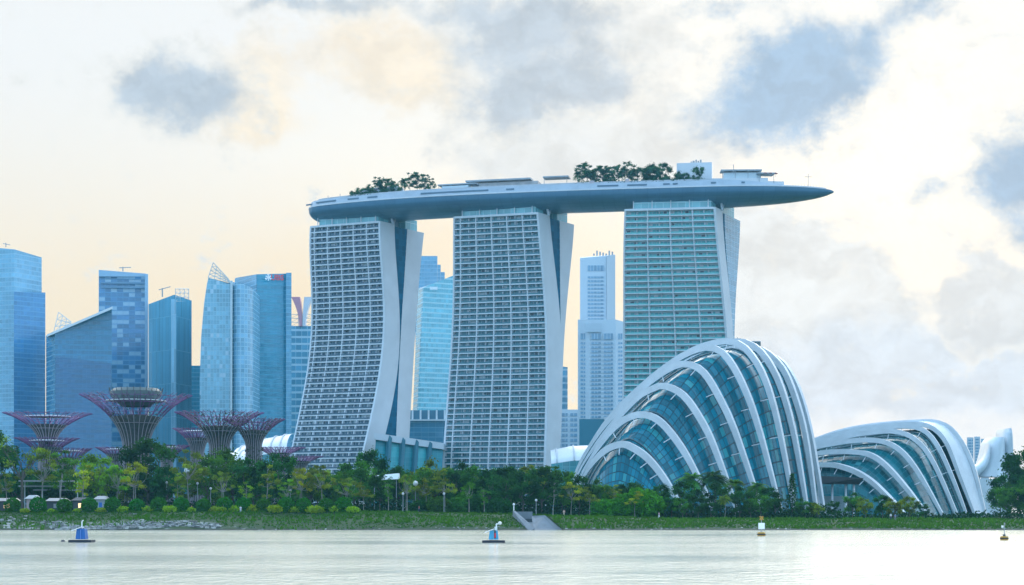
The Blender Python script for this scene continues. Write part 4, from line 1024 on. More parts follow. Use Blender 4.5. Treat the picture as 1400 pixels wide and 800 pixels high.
# ------------------------------------------------------------------ supertrees
PURP = plain('magenta_steel', (.22, .07, .24), .5, var=.3, scale=.3); RODS = plain('rod_steel', (.40, .33, .37), .45, var=.2)
TRUNKG = plain('planted_trunk', (.095, .075, .065), .9, var=.9, scale=.9, bump=.6)
DISC = plain('canopy_disc', (.80, .82, .84), .4, var=.05)
def leaf_quad(mb, p, s_, rnd):
    a = Vector((rnd.gauss(0, 1), rnd.gauss(0, 1), rnd.gauss(0, 1))).normalized()
    b_ = a.orthogonal().normalized(); c = a.cross(b_)
    an = rnd.uniform(0, 6.28); b2 = b_ * math.cos(an) + c * math.sin(an); c2 = a.cross(b2)
    w_, l_ = s_ * rnd.uniform(.5, .8), s_ * rnd.uniform(.8, 1.3)
    mb.face([p - b2 * l_, p + c2 * w_ * .8, p + b2 * l_, p - c2 * w_ * .8])
def supertree(label, px, rim_py, Y, half_px, trunk_px, green=0., platform=False, seed=1, neck=None, disc=True):
    rnd = random.Random(seed)
    H = PZ(rim_py, Y) - HZ; Rr = half_px * Y / F; rt = trunk_px * Y / F
    x0 = PX(px, Y)
    root = thing('supertree', label, 'supertree', (x0, Y, HZ), 'steel supertrees behind the trees')
    h0 = PZ(neck, Y) - HZ if neck else H * .5
    mb = MB(); mb.lathe([(rt * 1.08, 0), (rt * .9, h0 * .5), (rt * .86, h0)] + [((rt + (Rr - rt) * (.12 * q + .88 * q ** 2.1)) * .94, h0 + (H - h0) * (1 - (1 - q) ** 1.12)) for q in (.15, .3, .42, .54)] + [(rt * .6, h0 + (H - h0) * .62)], 18, c=(x0, Y, HZ))
    def rad(s_): return rt * 1.0 + (Rr - rt) * (.12 * s_ + .88 * s_ ** 2.1)
    def zz(s_): return HZ + h0 + (H - h0) * (1 - (1 - s_) ** 1.12)
    mb.build('trunk', TRUNKG, root, smooth=True)
    n = 26
    lo, up = MB(), MB()
    for k in range(n):
        a = 2 * math.pi * k / n
        pt_ = lambda s_, da=0.: (x0 + rad(s_) * math.cos(a + da), Y + rad(s_) * math.sin(a + da), zz(s_))
        lo.tube([(x0 + rt * 1.1 * math.cos(a), Y + rt * 1.1 * math.sin(a), HZ)] + [pt_(q / 6 * .55) for q in range(7)], .13, 4)
        for sg in (-1, 1):
            up.tube([pt_(.55 + .45 * q / 6, sg * math.pi / n * .62 * (q / 6) ** .8) for q in range(7)], [.14] * 4 + [.11] * 3, 4)
            tip = pt_(.82, sg * .05); e2 = pt_(1.0 - rnd.uniform(0, .06), sg * math.pi / n * rnd.uniform(1.1, 1.5)); up.tube([tip, e2], .09, 4)
    for s_ in (.42, .62, .8, .93):
        (lo if s_ < .55 else up).tube([(x0 + rad(s_) * math.cos(2 * math.pi * q / 40), Y + rad(s_) * math.sin(2 * math.pi * q / 40), zz(s_)) for q in range(41)], .10, 4)
    lo.build('steel_rods', RODS, root); up.build('canopy_branches', PURP, root)
    if disc:
        zc = zz(.86); rc = rad(.62)
        mb = MB(); mb.lathe([(rc * .97, -.3), (rc, -.2), (rc, .05), (rc * .8, .2), (.05, .3)], 28, c=(x0, Y, zc)); mb.build('canopy_disc', DISC, root)
    if platform:
        zc = zz(1.); rc = Rr * .46
        mb = MB(); mb.lathe([(rc * .55, -4.5), (rc * .95, -.8), (rc, 0), (rc, 1.2), (rc * .85, 2.4), (.05, 2.7)], 28, c=(x0, Y, zc)); mb.build('rooftop_bar', plain('bar_dark', (.07, .10, .10), .5), root)
        mb = MB()
        for q in range(26):
            a = 2 * math.pi * q / 26; mb.tube([(x0 + rc * math.cos(a), Y + rc * math.sin(a), zc + 1), (x0 + rc * 1.04 * math.cos(a), Y + rc * 1.04 * math.sin(a), zc + 2.6)], .12, 4)
        mb.build('railing', DARK, root)
    if green:
        mb = MB()
        for q in range(int(900 * green)):
            s_ = rnd.uniform(.3, .95); a = rnd.uniform(0, 6.28); r_ = rad(s_) * rnd.uniform(.92, 1.02)
            leaf_quad(mb, Vector((x0 + r_ * math.cos(a), Y + r_ * math.sin(a), zz(s_) + rnd.uniform(-.3, .8))), .42, rnd)
        for q in range(500):
            a = rnd.uniform(0, 6.28); r_ = rt * 1.12; leaf_quad(mb, Vector((x0 + r_ * math.cos(a), Y + r_ * math.sin(a), HZ + rnd.uniform(0, h0))), .5, rnd)
        mb.col = [.5 + .8 * ((i // 4 * 7919) % 100) / 100 for i in range(len(mb.v))]
        o = mb.build('climbing_plants', LEAF, root); o.color = (.06, .075, .03, 1)
    return root
supertree('tallest supertree, a dark rooftop bar inside its purple canopy', 186, 540, 660, 76, 17.5, .45, True, 1, 612, disc=True)
supertree('supertree with a white disc before the pale blue tower at the skyline edge', 65, 565, 700, 60, 12, .0, False, 2, 604)
supertree('small supertree under the canopy of the one before the pale tower', 64, 599, 690, 44, 10, .0, False, 3, 630)
supertree('low supertree over the yellowish trees, beside the smallest canopy', 92, 613, 700, 34, 10, .0, False, 4, 645)
supertree('dark green supertree before the sail shaped tower', 300, 564, 650, 61, 13.5, 1., False, 5, 612, disc=False)
supertree('smaller leafy supertree touching the canopy of the dark green one', 347, 573, 655, 43, 10.5, .9, False, 6, 612, disc=False)
supertree('hazy supertree half hidden behind the dark green one', 270, 586, 740, 34, 9, 0., False, 7, 618)
supertree('low supertree rim between the tallest supertree and the tapering tower', 228, 609, 740, 34, 8, 0., False, 8, 632)
supertree('low supertree rim at the foot of the tallest supertree', 160, 612, 740, 30, 8, 0., False, 9, 634)
supertree('low purple supertree before the white vaulted roof', 382, 612, 700, 36, 9, 0., False, 10, 630, disc=False)
supertree('low purple supertree at the flared foot of the left hotel tower', 410, 624, 690, 32, 8, 0., False, 11, 640, disc=False)

# ------------------------------------------------------------------ trees
def limb(mb, a, b_, r0, r1, rnd, bend=.12):
    d = b_ - a; n = 5; o = Vector((rnd.gauss(0, 1), rnd.gauss(0, 1), rnd.gauss(0, .4))) * d.length * bend
    pts = [a.lerp(b_, k / n) + o * math.sin(math.pi * k / n) for k in range(n + 1)]
    mb.tube(pts, [r0 + (r1 - r0) * k / n for k in range(n + 1)], 6)
def make_tree(seed, kind):
    """returns meshes (trunk, crown) of a 16 m tree standing at the origin"""
    rnd = random.Random(seed); tr, cr_ = MB(), MB(); tint = []
    H = 16.
    def clump(c, r_, n, ls, t0, flat=.75):
        for _ in range(n):
            d = Vector((rnd.gauss(0, 1), rnd.gauss(0, 1), rnd.gauss(0, 1))).normalized() * r_ * min(1.5, abs(rnd.gauss(.35, .48)))
            leaf_quad(cr_, c + Vector((d.x, d.y, d.z * flat)), ls, rnd); tint.extend([t0 * rnd.uniform(.75, 1.25)] * 4)
    if kind == 'broad':
        cz, rx, rz = H * .60, H * .36, H * .37; k = 0
        tops = []
        nst = rnd.choice((1, 2)); base = Vector((0, 0, -.4))
        fork = Vector((rnd.uniform(-.4, .4), rnd.uniform(-.4, .4), H * .26)); limb(tr, base, fork, .34, .26, rnd, .03)
        while k < 24:
            d = Vector((rnd.uniform(-1, 1), rnd.uniform(-1, 1), rnd.uniform(-1, 1)))
            if d.length > 1 or d.length < .35: continue
            c = Vector((d.x * rx, d.y * rx, cz + d.z * rz)); r_ = rnd.uniform(1.3, 2.3); k += 1
            clump(c, r_, int(135 * r_), .40, rnd.choice((.6, .8, 1., 1.2, 1.5)))
            if k % 3 == 0: limb(tr, fork, c, .17, .04, rnd)
    elif kind == 'airy':
        ns = rnd.choice((1, 2, 2)); k = 0; starts = []
        for s_ in range(ns):
            b0 = Vector((rnd.uniform(-.7, .7) * (ns - 1), rnd.uniform(-.4, .4), -.4)); f = b0 + Vector((rnd.uniform(-.8, .8), rnd.uniform(-.6, .6), H * rnd.uniform(.48, .58)))
            limb(tr, b0, f, .20, .13, rnd, .03); starts.append(f)
        while k < 21:
            a = rnd.uniform(0, 6.28); q = math.sqrt(rnd.random()); hgt = rnd.uniform(.50, .97)
            wid = .36 * math.sin(math.pi * min(1, (hgt - .36) / .66)) ** .7
            c = Vector((math.cos(a) * q * wid * H, math.sin(a) * q * wid * H, hgt * H)); r_ = rnd.uniform(.8, 1.7); k += 1
            clump(c, r_, int(115 * r_), .33, rnd.choice((.7, .9, 1.1, 1.45)), .5)
            limb(tr, starts[k % ns], c, .10, .03, rnd)
    elif kind == 'slender':
        f = Vector((rnd.uniform(-.5, .5), 0, H * .5)); limb(tr, Vector((0, 0, -.4)), f, .19, .12, rnd, .03)
        top = Vector((f.x, 0, H * .94)); limb(tr, f, top, .12, .03, rnd, .03)
        for k in range(17):
            hgt = rnd.uniform(.34, .98); a = rnd.uniform(0, 6.28); q = rnd.uniform(.05, .23) * (1.15 - abs(hgt - .6) * 1.3)
            c = Vector((math.cos(a) * q * H + f.x, math.sin(a) * q * H, hgt * H)); r_ = rnd.uniform(.7, 1.35)
            clump(c, r_, int(75 * r_), .30, rnd.choice((.7, .9, 1.15, 1.5)), .65)
            limb(tr, Vector((f.x, 0, min(hgt * H * .9, H * .9))), c, .07, .02, rnd)
    elif kind == 'bare':
        f = Vector((0, 0, H * .42)); limb(tr, Vector((0, 0, -.4)), f, .36, .28, rnd, .02)
        for k in range(11):
            a = rnd.uniform(0, 6.28); c = Vector((math.cos(a) * rnd.uniform(.1, .3) * H, math.sin(a) * rnd.uniform(.1, .3) * H, rnd.uniform(.62, .98) * H))
            limb(tr, f, c, .16, .03, rnd, .08); clump(c, 1.25, 62, .26, rnd.choice((.8, 1., 1.3)), .8)
            for _ in range(3): e = c + Vector((rnd.gauss(0, 1.4), rnd.gauss(0, 1.4), rnd.uniform(-.5, 1.2))); limb(tr, f.lerp(c, .7), e, .06, .015, rnd)
    elif kind == 'conifer':
        limb(tr, Vector((0, 0, -.3)), Vector((0, 0, H * .97)), .25, .03, rnd, .0)
        for k in range(60):
            hgt = (k + .5) / 60; r_ = .2 * H * (1 - hgt) ** .8 + .15
            for _ in range(5):
                a = rnd.uniform(0, 6.28); q = r_ * rnd.uniform(.4, 1.05); clump(Vector((math.cos(a) * q, math.sin(a) * q, H * (.05 + .95 * hgt) - q * .25)), .55, 11, .26, rnd.choice((.6, .9, 1.2)), .6)
    elif kind == 'palm':
        c0 = Vector((rnd.uniform(-.5, .5), 0, H * .72)); limb(tr, Vector((0, 0, -.4)), c0, .24, .17, rnd, .04)
        for k in range(46):
            a = rnd.uniform(0, 6.28); e = rnd.uniform(-.45, 1.3); Lf = rnd.uniform(3.2, 4.9); t0 = rnd.choice((.6, .85, 1.1, 1.4)); prev = None
            for j in range(16):
                f = j / 15; drop = -1.1 * f * f * Lf * .55
                p = c0 + Vector((math.cos(a) * math.cos(e) * Lf * f, math.sin(a) * math.cos(e) * Lf * f, math.sin(e) * Lf * f + drop))
                if prev is not None and j > 1:
                    sd = Vector((-math.sin(a), math.cos(a), 0))
                    for sg in (-1, 1):
                        ln = 1.15 * (1 - abs(f - .5)) ; q = p + sd * sg * ln + Vector((math.cos(a) * .35, math.sin(a) * .35, -.45 * rnd.uniform(.6, 1.3)))
                        cr_.face([prev, p, q]); tint.extend([t0 * rnd.uniform(.85, 1.15)] * 3)
                prev = p
    cr_.col = tint
    return tr, cr_
PROTO = {}
SPEC = {'broad': (3, BARK), 'airy': (4, PALEBARK), 'slender': (3, PALEBARK), 'bare': (1, BARK), 'conifer': (1, BARK), 'palm': (2, PALEBARK)}
for kd, (n, bk) in SPEC.items():
    for i in range(n):
        tr, cw = make_tree(100 + i * 13 + len(kd) * 7, kd)
        t_o = tr.build('trunk', bk, smooth=True, link=False); c_o = cw.build('crown', LEAF, link=False)
        PROTO.setdefault(kd, []).append((t_o, c_o))
_tn = [0]
def tree(kind, loc, h, colour, label, group, wide=1., name='tree', cat='tree'):
    _tn[0] += 1; rnd = random.Random(_tn[0] * 31)
    root = thing(name, label, cat, loc, group)
    tp, cp = PROTO[kind][_tn[0] % len(PROTO[kind])]
    s_ = h / 16.; rz = rnd.uniform(0, 6.28)
    root.rotation_euler = (0, 0, rz); root.scale = (s_ * wide, s_ * wide, s_)
    for src in (tp, cp):
        o = src.copy(); C.objects.link(o); o.parent = root
        if src is cp: o.color = (*colour, 1)
    return root
DG, MG, OL, YG, BG, LG = (.020, .085, .014), (.052, .155, .014), (.15, .215, .016), (.27, .32, .014), (.055, .23, .008), (.13, .28, .014)
CN = {DG: 'dark green', MG: 'mid green', OL: 'olive', YG: 'yellow green', BG: 'bright green', LG: 'light green'}
KN = {'broad': 'dense', 'airy': 'airy', 'slender': 'slender', 'bare': 'sparse forked', 'conifer': 'cone shaped', 'palm': 'feathery palm'}
BUSH = [17, 52, 88, 122, 154, 187, 217, 248, 278, 307, 333, 360, 391, 415, 446, 470]
ORD = 'first second third fourth fifth sixth seventh eighth ninth tenth eleventh twelfth thirteenth fourteenth fifteenth sixteenth seventeenth eighteenth nineteenth twentieth'.split()
def where(px, Y):
    back = 'well behind' if Y > 490 else 'just behind'
    if px < 483:
        i = min(range(16), key=lambda k: abs(BUSH[k] - px)); return f'{back} the {ORD[i]} clipped bush'
    for lim, t_ in ((520, 'under the left tower end wall'), (562, 'under the teal glass hall'), (606, 'beside the middle tower foot'), (650, 'under the middle tower balconies'),
                    (700, 'short of the culvert'), (768, 'above the concrete culvert'), (812, 'by the tall dome tip'), (862, 'under the smallest dome rib'), (905, 'by the bright rounded shrub'),
                    (960, 'under the second dome rib'), (1010, 'under the steep dome ribs'), (1066, 'beside the palms'), (1125, 'at the tall dome corner'), (1200, 'before the dark canopy'),
                    (1290, 'before the low dome'), (1345, 'beside the shell end'), (2000, 'at the far end of the bank')):
        if px < lim: return (back.replace('just behind', 'front row').replace('well behind', 'back row')) + ' ' + t_
TREES = []   # kind, px, top row, distance, colour, width factor
front_row = [
 ('broad', -14, 588, 474, DG, 1.0), ('bare', 30, 604, 470, OL, 1.0), ('airy', 8, 648, 466, OL, .9), ('airy', 58, 618, 472, OL, .8), ('slender', 84, 622, 469, MG, 1.2),
 ('slender', 113, 640, 464, YG, 1.1), ('broad', 137, 624, 488, LG, 1.0), ('airy', 160, 640, 480, LG, .9), ('airy', 184, 636, 465, YG, .8), ('broad', 204, 604, 500, DG, 1.1),
 ('broad', 228, 640, 474, DG, .9), ('slender', 243, 648, 463, OL, 1.), ('airy', 258, 620, 467, OL, .9), ('broad', 284, 625, 480, MG, .95), ('airy', 304, 648, 463, OL, .8),
 ('broad', 318, 618, 496, MG, .9), ('broad', 345, 630, 484, DG, 1.0), ('slender', 338, 662, 462, LG, 1.3), ('slender', 364, 640, 464, OL, 1.1), ('broad', 384, 624, 490, DG, .85),
 ('airy', 394, 658, 463, LG, .9), ('airy', 412, 644, 465, YG, .75), ('airy', 440, 640, 466, OL, .85), ('broad', 425, 640, 482, MG, .9), ('broad', 462, 648, 476, MG, .9),
 ('broad', 485, 634, 500, MG, 1.0), ('broad', 506, 618, 512, DG, .7), ('airy', 474, 656, 465, OL, .9), ('airy', 497, 662, 465, OL, .9), ('broad', 520, 650, 475, DG, .9), ('slender', 531, 660, 463, MG, 1.1),
 ('airy', 556, 652, 462, OL, .7), ('broad', 545, 640, 505, DG, .8), ('airy', 582, 656, 468, OL, .9), ('broad', 573, 642, 495, MG, .9), ('broad', 595, 630, 510, OL, .9), ('airy', 608, 650, 466, OL, .9),
 ('broad', 620, 634, 500, DG, .9), ('airy', 641, 662, 463, BG, .75), ('broad', 648, 640, 495, MG, .9), ('broad', 668, 644, 478, DG, .9), ('slender', 662, 668, 464, MG, 1.2), ('broad', 692, 640, 488, DG, 1.),
 ('broad', 715, 648, 476, DG, 1.), ('broad', 740, 640, 480, DG, 1.1), ('airy', 727, 640, 500, OL, .9), ('slender', 756, 660, 468, DG, 1.3), ('broad', 768, 645, 488, MG, .9), ('airy', 781, 662, 470, YG, .9),
 ('broad', 792, 652, 482, DG, .8), ('airy', 806, 668, 468, OL, .9), ('broad', 824, 656, 484, MG, .9), ('slender', 838, 666, 474, OL, 1.2), ('broad', 858, 662, 484, DG, .9), ('airy', 868, 674, 468, YG, 1.0),
 ('broad', 902, 664, 488, DG, .8), ('broad', 888, 676, 476, MG, .9), ('broad', 918, 676, 474, DG, 1.), ('palm', 945, 638, 500, MG, 1.2), ('palm', 974, 634, 500, DG, 1.25), ('palm', 1003, 648, 498, MG, 1.25),
 ('palm', 1036, 652, 496, MG, 1.2), ('broad', 933, 682, 470, MG, 1.1), ('broad', 955, 678, 474, DG, 1.1), ('palm', 990, 672, 474, OL, 1.), ('broad', 972, 684, 470, DG, 1.2), ('broad', 1012, 680, 474, DG, 1.2),
 ('broad', 1040, 678, 474, MG, 1.2), ('broad', 1026, 686, 470, DG, 1.2), ('broad', 1060, 676, 478, DG, .9), ('conifer', 1083, 652, 480, DG, 1.), ('broad', 1101, 682, 476, MG, 1.), ('broad', 1117, 688, 474, OL, 1.1),
 ('broad', 1140, 686, 484, DG, 1.1), ('broad', 1166, 674, 492, MG, 1.1), ('broad', 1183, 682, 482, OL, 1.1), ('broad', 1206, 678, 492, DG, 1.1), ('broad', 1222, 682, 484, OL, 1.2), ('broad', 1243, 680, 490, OL, 1.1), ('broad', 1262, 690, 478, DG, 1.2),
 ('broad', 938, 660, 482, DG, 1.), ('broad', 984, 662, 484, DG, 1.), ('broad', 1018, 666, 484, DG, 1.), ('broad', 1050, 668, 486, DG, 1.),
 ('broad', 1368, 660, 570, MG, .9), ('broad', 1380, 640, 590, DG, .9), ('broad', 1396, 620, 600, DG, .9), ('broad', 1418, 626, 600, DG, 1.1), ('broad', 1376, 672, 550, MG, 1.), ('broad', 1392, 662, 555, DG, 1.2), ('broad', 1408, 664, 550, MG, 1.2)]
TREES += front_row
rr = random.Random(5)
px = 2
while px < 905:
    y_ = 648 + rr.uniform(-6, 10) if px < 440 else 643 + rr.uniform(-4, 10)
    if px > 770: y_ = 668 + rr.uniform(-8, 8)
    TREES.append((rr.choice(('broad', 'broad', 'broad', 'airy')), px, y_, rr.uniform(505, 545), rr.choice((DG, DG, MG, MG, OL)), 1.0))
    px += rr.uniform(8, 13)
keys = {}
for tdef in TREES:
    k, px, ty, Y, colr, wd = tdef
    keys.setdefault(f'{CN[colr]} {KN[k]} tree {where(px, Y)}', []).append(tdef)
for base, lst in keys.items():
    lst.sort(key=lambda t_: t_[1])
    for i, (k, px, ty, Y, colr, wd) in enumerate(lst):
        lab = base
        if len(lst) == 2: lab += (', the left one', ', the right one')[i]
        elif len(lst) > 2: lab += f', {ORD[i]} from left'
        x = PX(px, Y); z = ztop(x)
        tree(k, (x, Y, z), (PZ(ty, Y) - z) * 1.07, colr, lab, 'trees along the bank', wd)

# trees on the roof deck
for i, (px, bk, h, k) in enumerate([(492, 12, 9, 'broad'), (503, 14, 11, 'broad'), (514, 12, 14.5, 'airy'), (523, 14, 14, 'broad'), (533, 13, 13.5, 'airy'), (541, 14, 11, 'broad'), (552, 12, 15.5, 'palm'), (561, 14, 16, 'airy'), (570, 13, 16, 'airy'), (579, 13, 14.5, 'airy'), (588, 14, 12, 'airy'), (484, 10, 7, 'broad'),
    (791, 10, 14, 'palm'), (796, 14, 16, 'airy'), (803, 12, 16.5, 'airy'), (810, 12, 15, 'palm'), (817, 15, 15, 'airy'), (824, 12, 14.5, 'airy'), (831, 14, 14, 'broad'), (838, 12, 14, 'airy'), (845, 13, 15, 'airy'), (852, 12, 16, 'palm'), (859, 14, 16.5, 'airy'), (866, 12, 15.5, 'palm'), (872, 13, 13, 'airy'), (888, 12, 16, 'broad'), (894, 14, 15, 'broad'), (907, 12, 15.5, 'broad'), (929, 10, 10, 'broad'), (936, 12, 8.5, 'broad'), (955, 8, 11.5, 'broad')]):
    p, _ = deck_pos(px, bk)
    zone = ('roof deck above the left tower' if px < 600 else 'roof deck left of the white lift house' if px < 920 else 'roof deck by the white lift house')
    n_ = sum(1 for q in (0,)); side = i + 1 if px < 600 else i - 11 if px < 920 else i - 27
    nm = {'broad': 'round tree', 'airy': 'spreading tree', 'palm': 'palm'}[k]
    tree(k, (p.x, p.y, ZE), h + 2.5, (.045, .125, .062), f'{nm} on the {zone}, {ORD[side - 1]} along', 'trees on the roof deck', .92 if k != 'broad' else .85)
# low planting along the deck edge
for i, (a, b_) in enumerate(((790, 905), (480, 520), (905, 958))):
    rnd = random.Random(i); mb = MB()
    for q in range(900):
        p, _ = deck_pos(a + (b_ - a) * rnd.random(), rnd.uniform(6, 9)) if q % 6 == 0 else (p + Vector((rnd.gauss(0, .8), rnd.gauss(0, .6), 0)), 0)
        leaf_quad(mb, Vector((p.x, p.y, ZE + 4 + rnd.uniform(0, 3.2))), .5, rnd)
    mb.col = [rnd.uniform(.6, 1.4) for _ in mb.v]
    o = mb.build('hedge', LEAF, loc=(p.x, p.y, ZE)); o.color = (.03, .08, .035, 1)
    tag(o, ['long low hedge along the roof deck below the row of palms', 'low hedge along the roof deck end above the left tower', 'low hedge on the roof deck before the white lift house'][i], 'hedge', 'hedges on the roof deck')

# ------------------------------------------------------------------ clipped bushes and low shrubs
def bush_mesh(seed, r_, squash, n, ls, name, rough=.12):
    rnd = random.Random(seed); mb = MB(); tint = []
    for k in range(n):
        d = Vector((rnd.gauss(0, 1), rnd.gauss(0, 1), rnd.gauss(0, 1))).normalized()
        q = r_ * (1 + rough * noise.noise(d * 2.3 + Vector((seed, 0, 0)))) * rnd.uniform(.86, 1.03)
        leaf_quad(mb, Vector((d.x * q, d.y * q, d.z * q * squash + r_ * squash * .92)), ls, rnd); tint.extend([rnd.uniform(.6, 1.4)] * 4)
    mb.col = tint; return mb
bsrc = [bush_mesh(s_, 2.05, .98, 1500, .26, 'clipped_bush').build('clipped_bush', LEAF, link=False) for s_ in (1, 2, 3)]
for i, px in enumerate(BUSH):
    Y = WL + 19.5; x = PX(px, Y); o = bsrc[i % 3].copy(); C.objects.link(o)
    o.location = (x, Y, ztop(x) - .15); o.rotation_euler = (0, 0, i * 1.3); k = 1 + .06 * math.sin(i * 2.2); o.scale = (k, k, k); o.color = (.030, .15, .008, 1)
    tag(o, f'round clipped green bush on the bank top, {ORD[i]} from the left end', 'bush', 'round clipped bushes in a row')
ssrc = [bush_mesh(s_, 1.2, .62, 500, .24, 'low_shrub', .5).build('low_shrub', LEAF, link=False) for s_ in (4, 5)]
for i, (px, s_) in enumerate([(34, .8), (70, .7), (105, .7), (138, .8), (168, 1.1), (203, 1.1), (232, 1.2), (262, .9), (296, 1.2), (302, 1.0), (322, 1.2), (346, 1.3), (376, 1.3), (380, 1.0), (404, 1.1), (430, 1.3), (436, 1.1), (458, 1.2), (482, 1.1)]):
    Y = WL + 17.5 + (i % 3) * .8; x = PX(px, Y); o = ssrc[i % 2].copy(); C.objects.link(o)
    o.location = (x, Y, ground_z(x, Y) - .1); o.rotation_euler = (0, 0, i * 2.1); o.scale = (s_ * 1.25, s_, s_); o.color = (.26, .40, .015, 1)
    j = min(range(16), key=lambda k: abs(BUSH[k] - px)); side = 'left' if px < BUSH[j] else 'right'
    tag(o, f'low yellow green shrub to the {side} of the {ORD[j]} clipped bush', 'shrub', 'low shrubs between the clipped bushes')
seen = {}
for o in list(C.objects):
    if o.name.startswith('low_shrub') and o.get('label'):
        l_ = o['label']; seen[l_] = seen.get(l_, 0) + 1
        if seen[l_] > 1: o['label'] = l_.replace('low yellow', 'smaller low yellow')
big = [(875, 690, 473, 1.75, 'bright green rounded shrub below the second rib of the tall dome', BG), (848, 694, 472, 1.2, 'bright green rounded shrub beside the largest one on the bank', BG), (826, 697, 470, 1.1, 'bright green shrub near the culvert path under the smallest dome rib', BG),
       (575, 700, 468, .8, 'low dark shrub under the middle hotel tower beside the promenade', DG), (598, 699, 468, 1.0, 'green shrub beside the promenade before the middle tower foot', MG), (625, 699, 470, 1.0, 'green shrub under the middle tower balconies', MG), (655, 700, 470, 1.1, 'dark green shrub short of the culvert wall', DG), (685, 698, 468, 1.0, 'dark green shrub against the culvert wing wall', DG)]
lsrc = bush_mesh(9, 3.2, .72, 3000, .32, 'rounded_shrub', .45).build('rounded_shrub', LEAF, link=False)
for i, (px, py, Y, s_, lab, colr) in enumerate(big):
    x = PX(px, Y); o = lsrc.copy(); C.objects.link(o); o.location = (x, Y, ztop(x) - .4); o.scale = (s_ * 1.15, s_, s_); o.rotation_euler = (0, 0, i); o.color = (*colr, 1)
    tag(o, lab, 'shrub', 'shrubs at the bank top')
# undergrowth below the trees
rnd = random.Random(77); mb = MB(); tint = []
for q in range(26000):
    px = rnd.uniform(-15, 1130) if q % 9 else rnd.uniform(1130, 1420); Y = rnd.uniform(472, 540) if px < 1130 else rnd.uniform(500, 560)
    if px < 150 and Y < 500: continue
    x = PX(px, Y); hh = (.9 + 3.4 * max(0, noise.noise(Vector((x * .07, Y * .05, 0))) + .45)) * (1 if px < 1130 else .7)
    leaf_quad(mb, Vector((x, Y, ztop(x) + rnd.uniform(0, hh))), .48, rnd); tint.extend([rnd.uniform(.5, 1.5)] * 4)
mb.col = tint; o = mb.build('undergrowth', LEAF); o.color = (.008, .036, .009, 1); struct(o, 'stuff')
# grass on the bank
rnd = random.Random(78); mb = MB(); tint = []
for q in range(15000):
    x = rnd.uniform(-150, 150); Y = WL + rnd.uniform(1.5, 23); n_ = noise.noise(Vector((x * .08, Y * .2, 5)))
    if x < -40 and Y < WL + 8 and rnd.random() < .5: continue
    z = ground_z(x, Y); h = rnd.uniform(.25, .65) * (1 + n_); wd_ = rnd.uniform(.15, .4); lx = rnd.uniform(-.3, .3)
    mb.face([(x - wd_, Y, z - .05), (x + wd_, Y + rnd.uniform(-.2, .2), z - .05), (x + lx, Y - .1, z + h)]); tint.extend([rnd.uniform(.75, 1.2) * (1 + .4 * n_)] * 3)
mb.col = tint; o = mb.build('grass', LEAF); o.color = (.050, .130, .011, 1); struct(o, 'stuff')
# stones along the waterline
rnd = random.Random(79); mb = MB()
for q in range(2600):
    u = rnd.random(); px = rnd.uniform(-15, 300) if q % 14 else rnd.uniform(300, 1400)
    Y = WL + (abs(rnd.gauss(0, 4.2)) + .4 if px < 300 else rnd.uniform(.2, 2.2)); x = PX(px, Y)
    if px < 300 and noise.noise(Vector((x * .1, Y * .15, 1))) < .16: continue
    s_ = rnd.uniform(.15, .5) * (1 if px < 300 else .55); z = ground_z(x, Y); m_ = rnd.randrange(3)
    b8 = [Vector((x + s_ * (ax + rnd.uniform(-.35, .35)), Y + s_ * (ay + rnd.uniform(-.35, .35)), z + s_ * (az_ * .7 + rnd.uniform(-.3, .2)))) for az_ in (-.6, .7) for ax, ay in ((-1, -1), (1, -1), (1, 1), (-1, 1))]
    mb.hexa(b8, m_)
struct(mb.build('bank_rocks', [plain('stone_pale', (.46, .45, .43), .9, var=.3), plain('stone_grey', (.30, .30, .29), .9, var=.3), plain('stone_dark', (.14, .14, .13), .9, var=.3)]), 'stuff')
# worn pale tracks down the bank
for i, pl in enumerate(([(44, 704), (62, 713)], [(136, 706), (150, 716)], [(246, 704), (262, 712)])):
    pass

# ------------------------------------------------------------------ concrete culvert outlet
b = thing('culvert_outlet', 'grey concrete culvert outlet with splayed wing walls cut into the bank', 'culvert', (PX(735, 440), 440, 0))
def slab(a, c, th, z_low, name):
    """upright wall between two top points a and c"""
    a, c = Vector(a), Vector(c); d = (c - a); d.z = 0; n_ = Vector((-d.y, d.x, 0)).normalized() * th / 2
    mb = MB(); lo = lambda v_: Vector((v_.x, v_.y, z_low))
    mb.hexa([lo(a) - n_, lo(c) - n_, lo(c) + n_, lo(a) + n_, a - n_, c - n_, c + n_, a + n_]); mb.build(name, CONC, b)
Ya, Yb_ = 433, 450
def wall_poly(name, pts, Y, th, mat=CONC, Y2=None):
    n = len(pts); Y2 = Y2 or [Y] * n; a = [P(x_, y_, q) for (x_, y_), q in zip(pts, Y2)]; c = [v_ + Vector((0, th, 0)) for v_ in a]
    mb = MB(); mb.face(a); mb.face(list(reversed(c)))
    for k in range(n): mb.face([a[(k + 1) % n], a[k], c[k], c[(k + 1) % n]])
    return mb.build(name, mat, b)
wall_poly('wing_wall', [(729.5, 727), (767.5, 727), (767.5, 723.5), (745, 704.5), (727, 705.5)], 0, 1.0, CONC, [436, 436, 436, 444, 448])
wall_poly('wing_wall', [(701, 706), (724, 727), (731, 727), (731, 722), (704.5, 698.5), (701, 698.5)], 0, 1.2, CONC, [446, 432, 432, 432, 446, 446])
wall_poly('headwall', [(702, 714), (728, 714), (728, 699.5), (702, 699.5)], 452, 1.0)
wall_poly('opening', [(718, 716), (728, 716), (728, 709.5), (714, 709.5)], 451.6, .3, DARK)
wall_poly('apron', [(716, 726), (732, 726), (730, 714), (712, 714)], 0, .6, CONC, [437, 437, 451, 451])
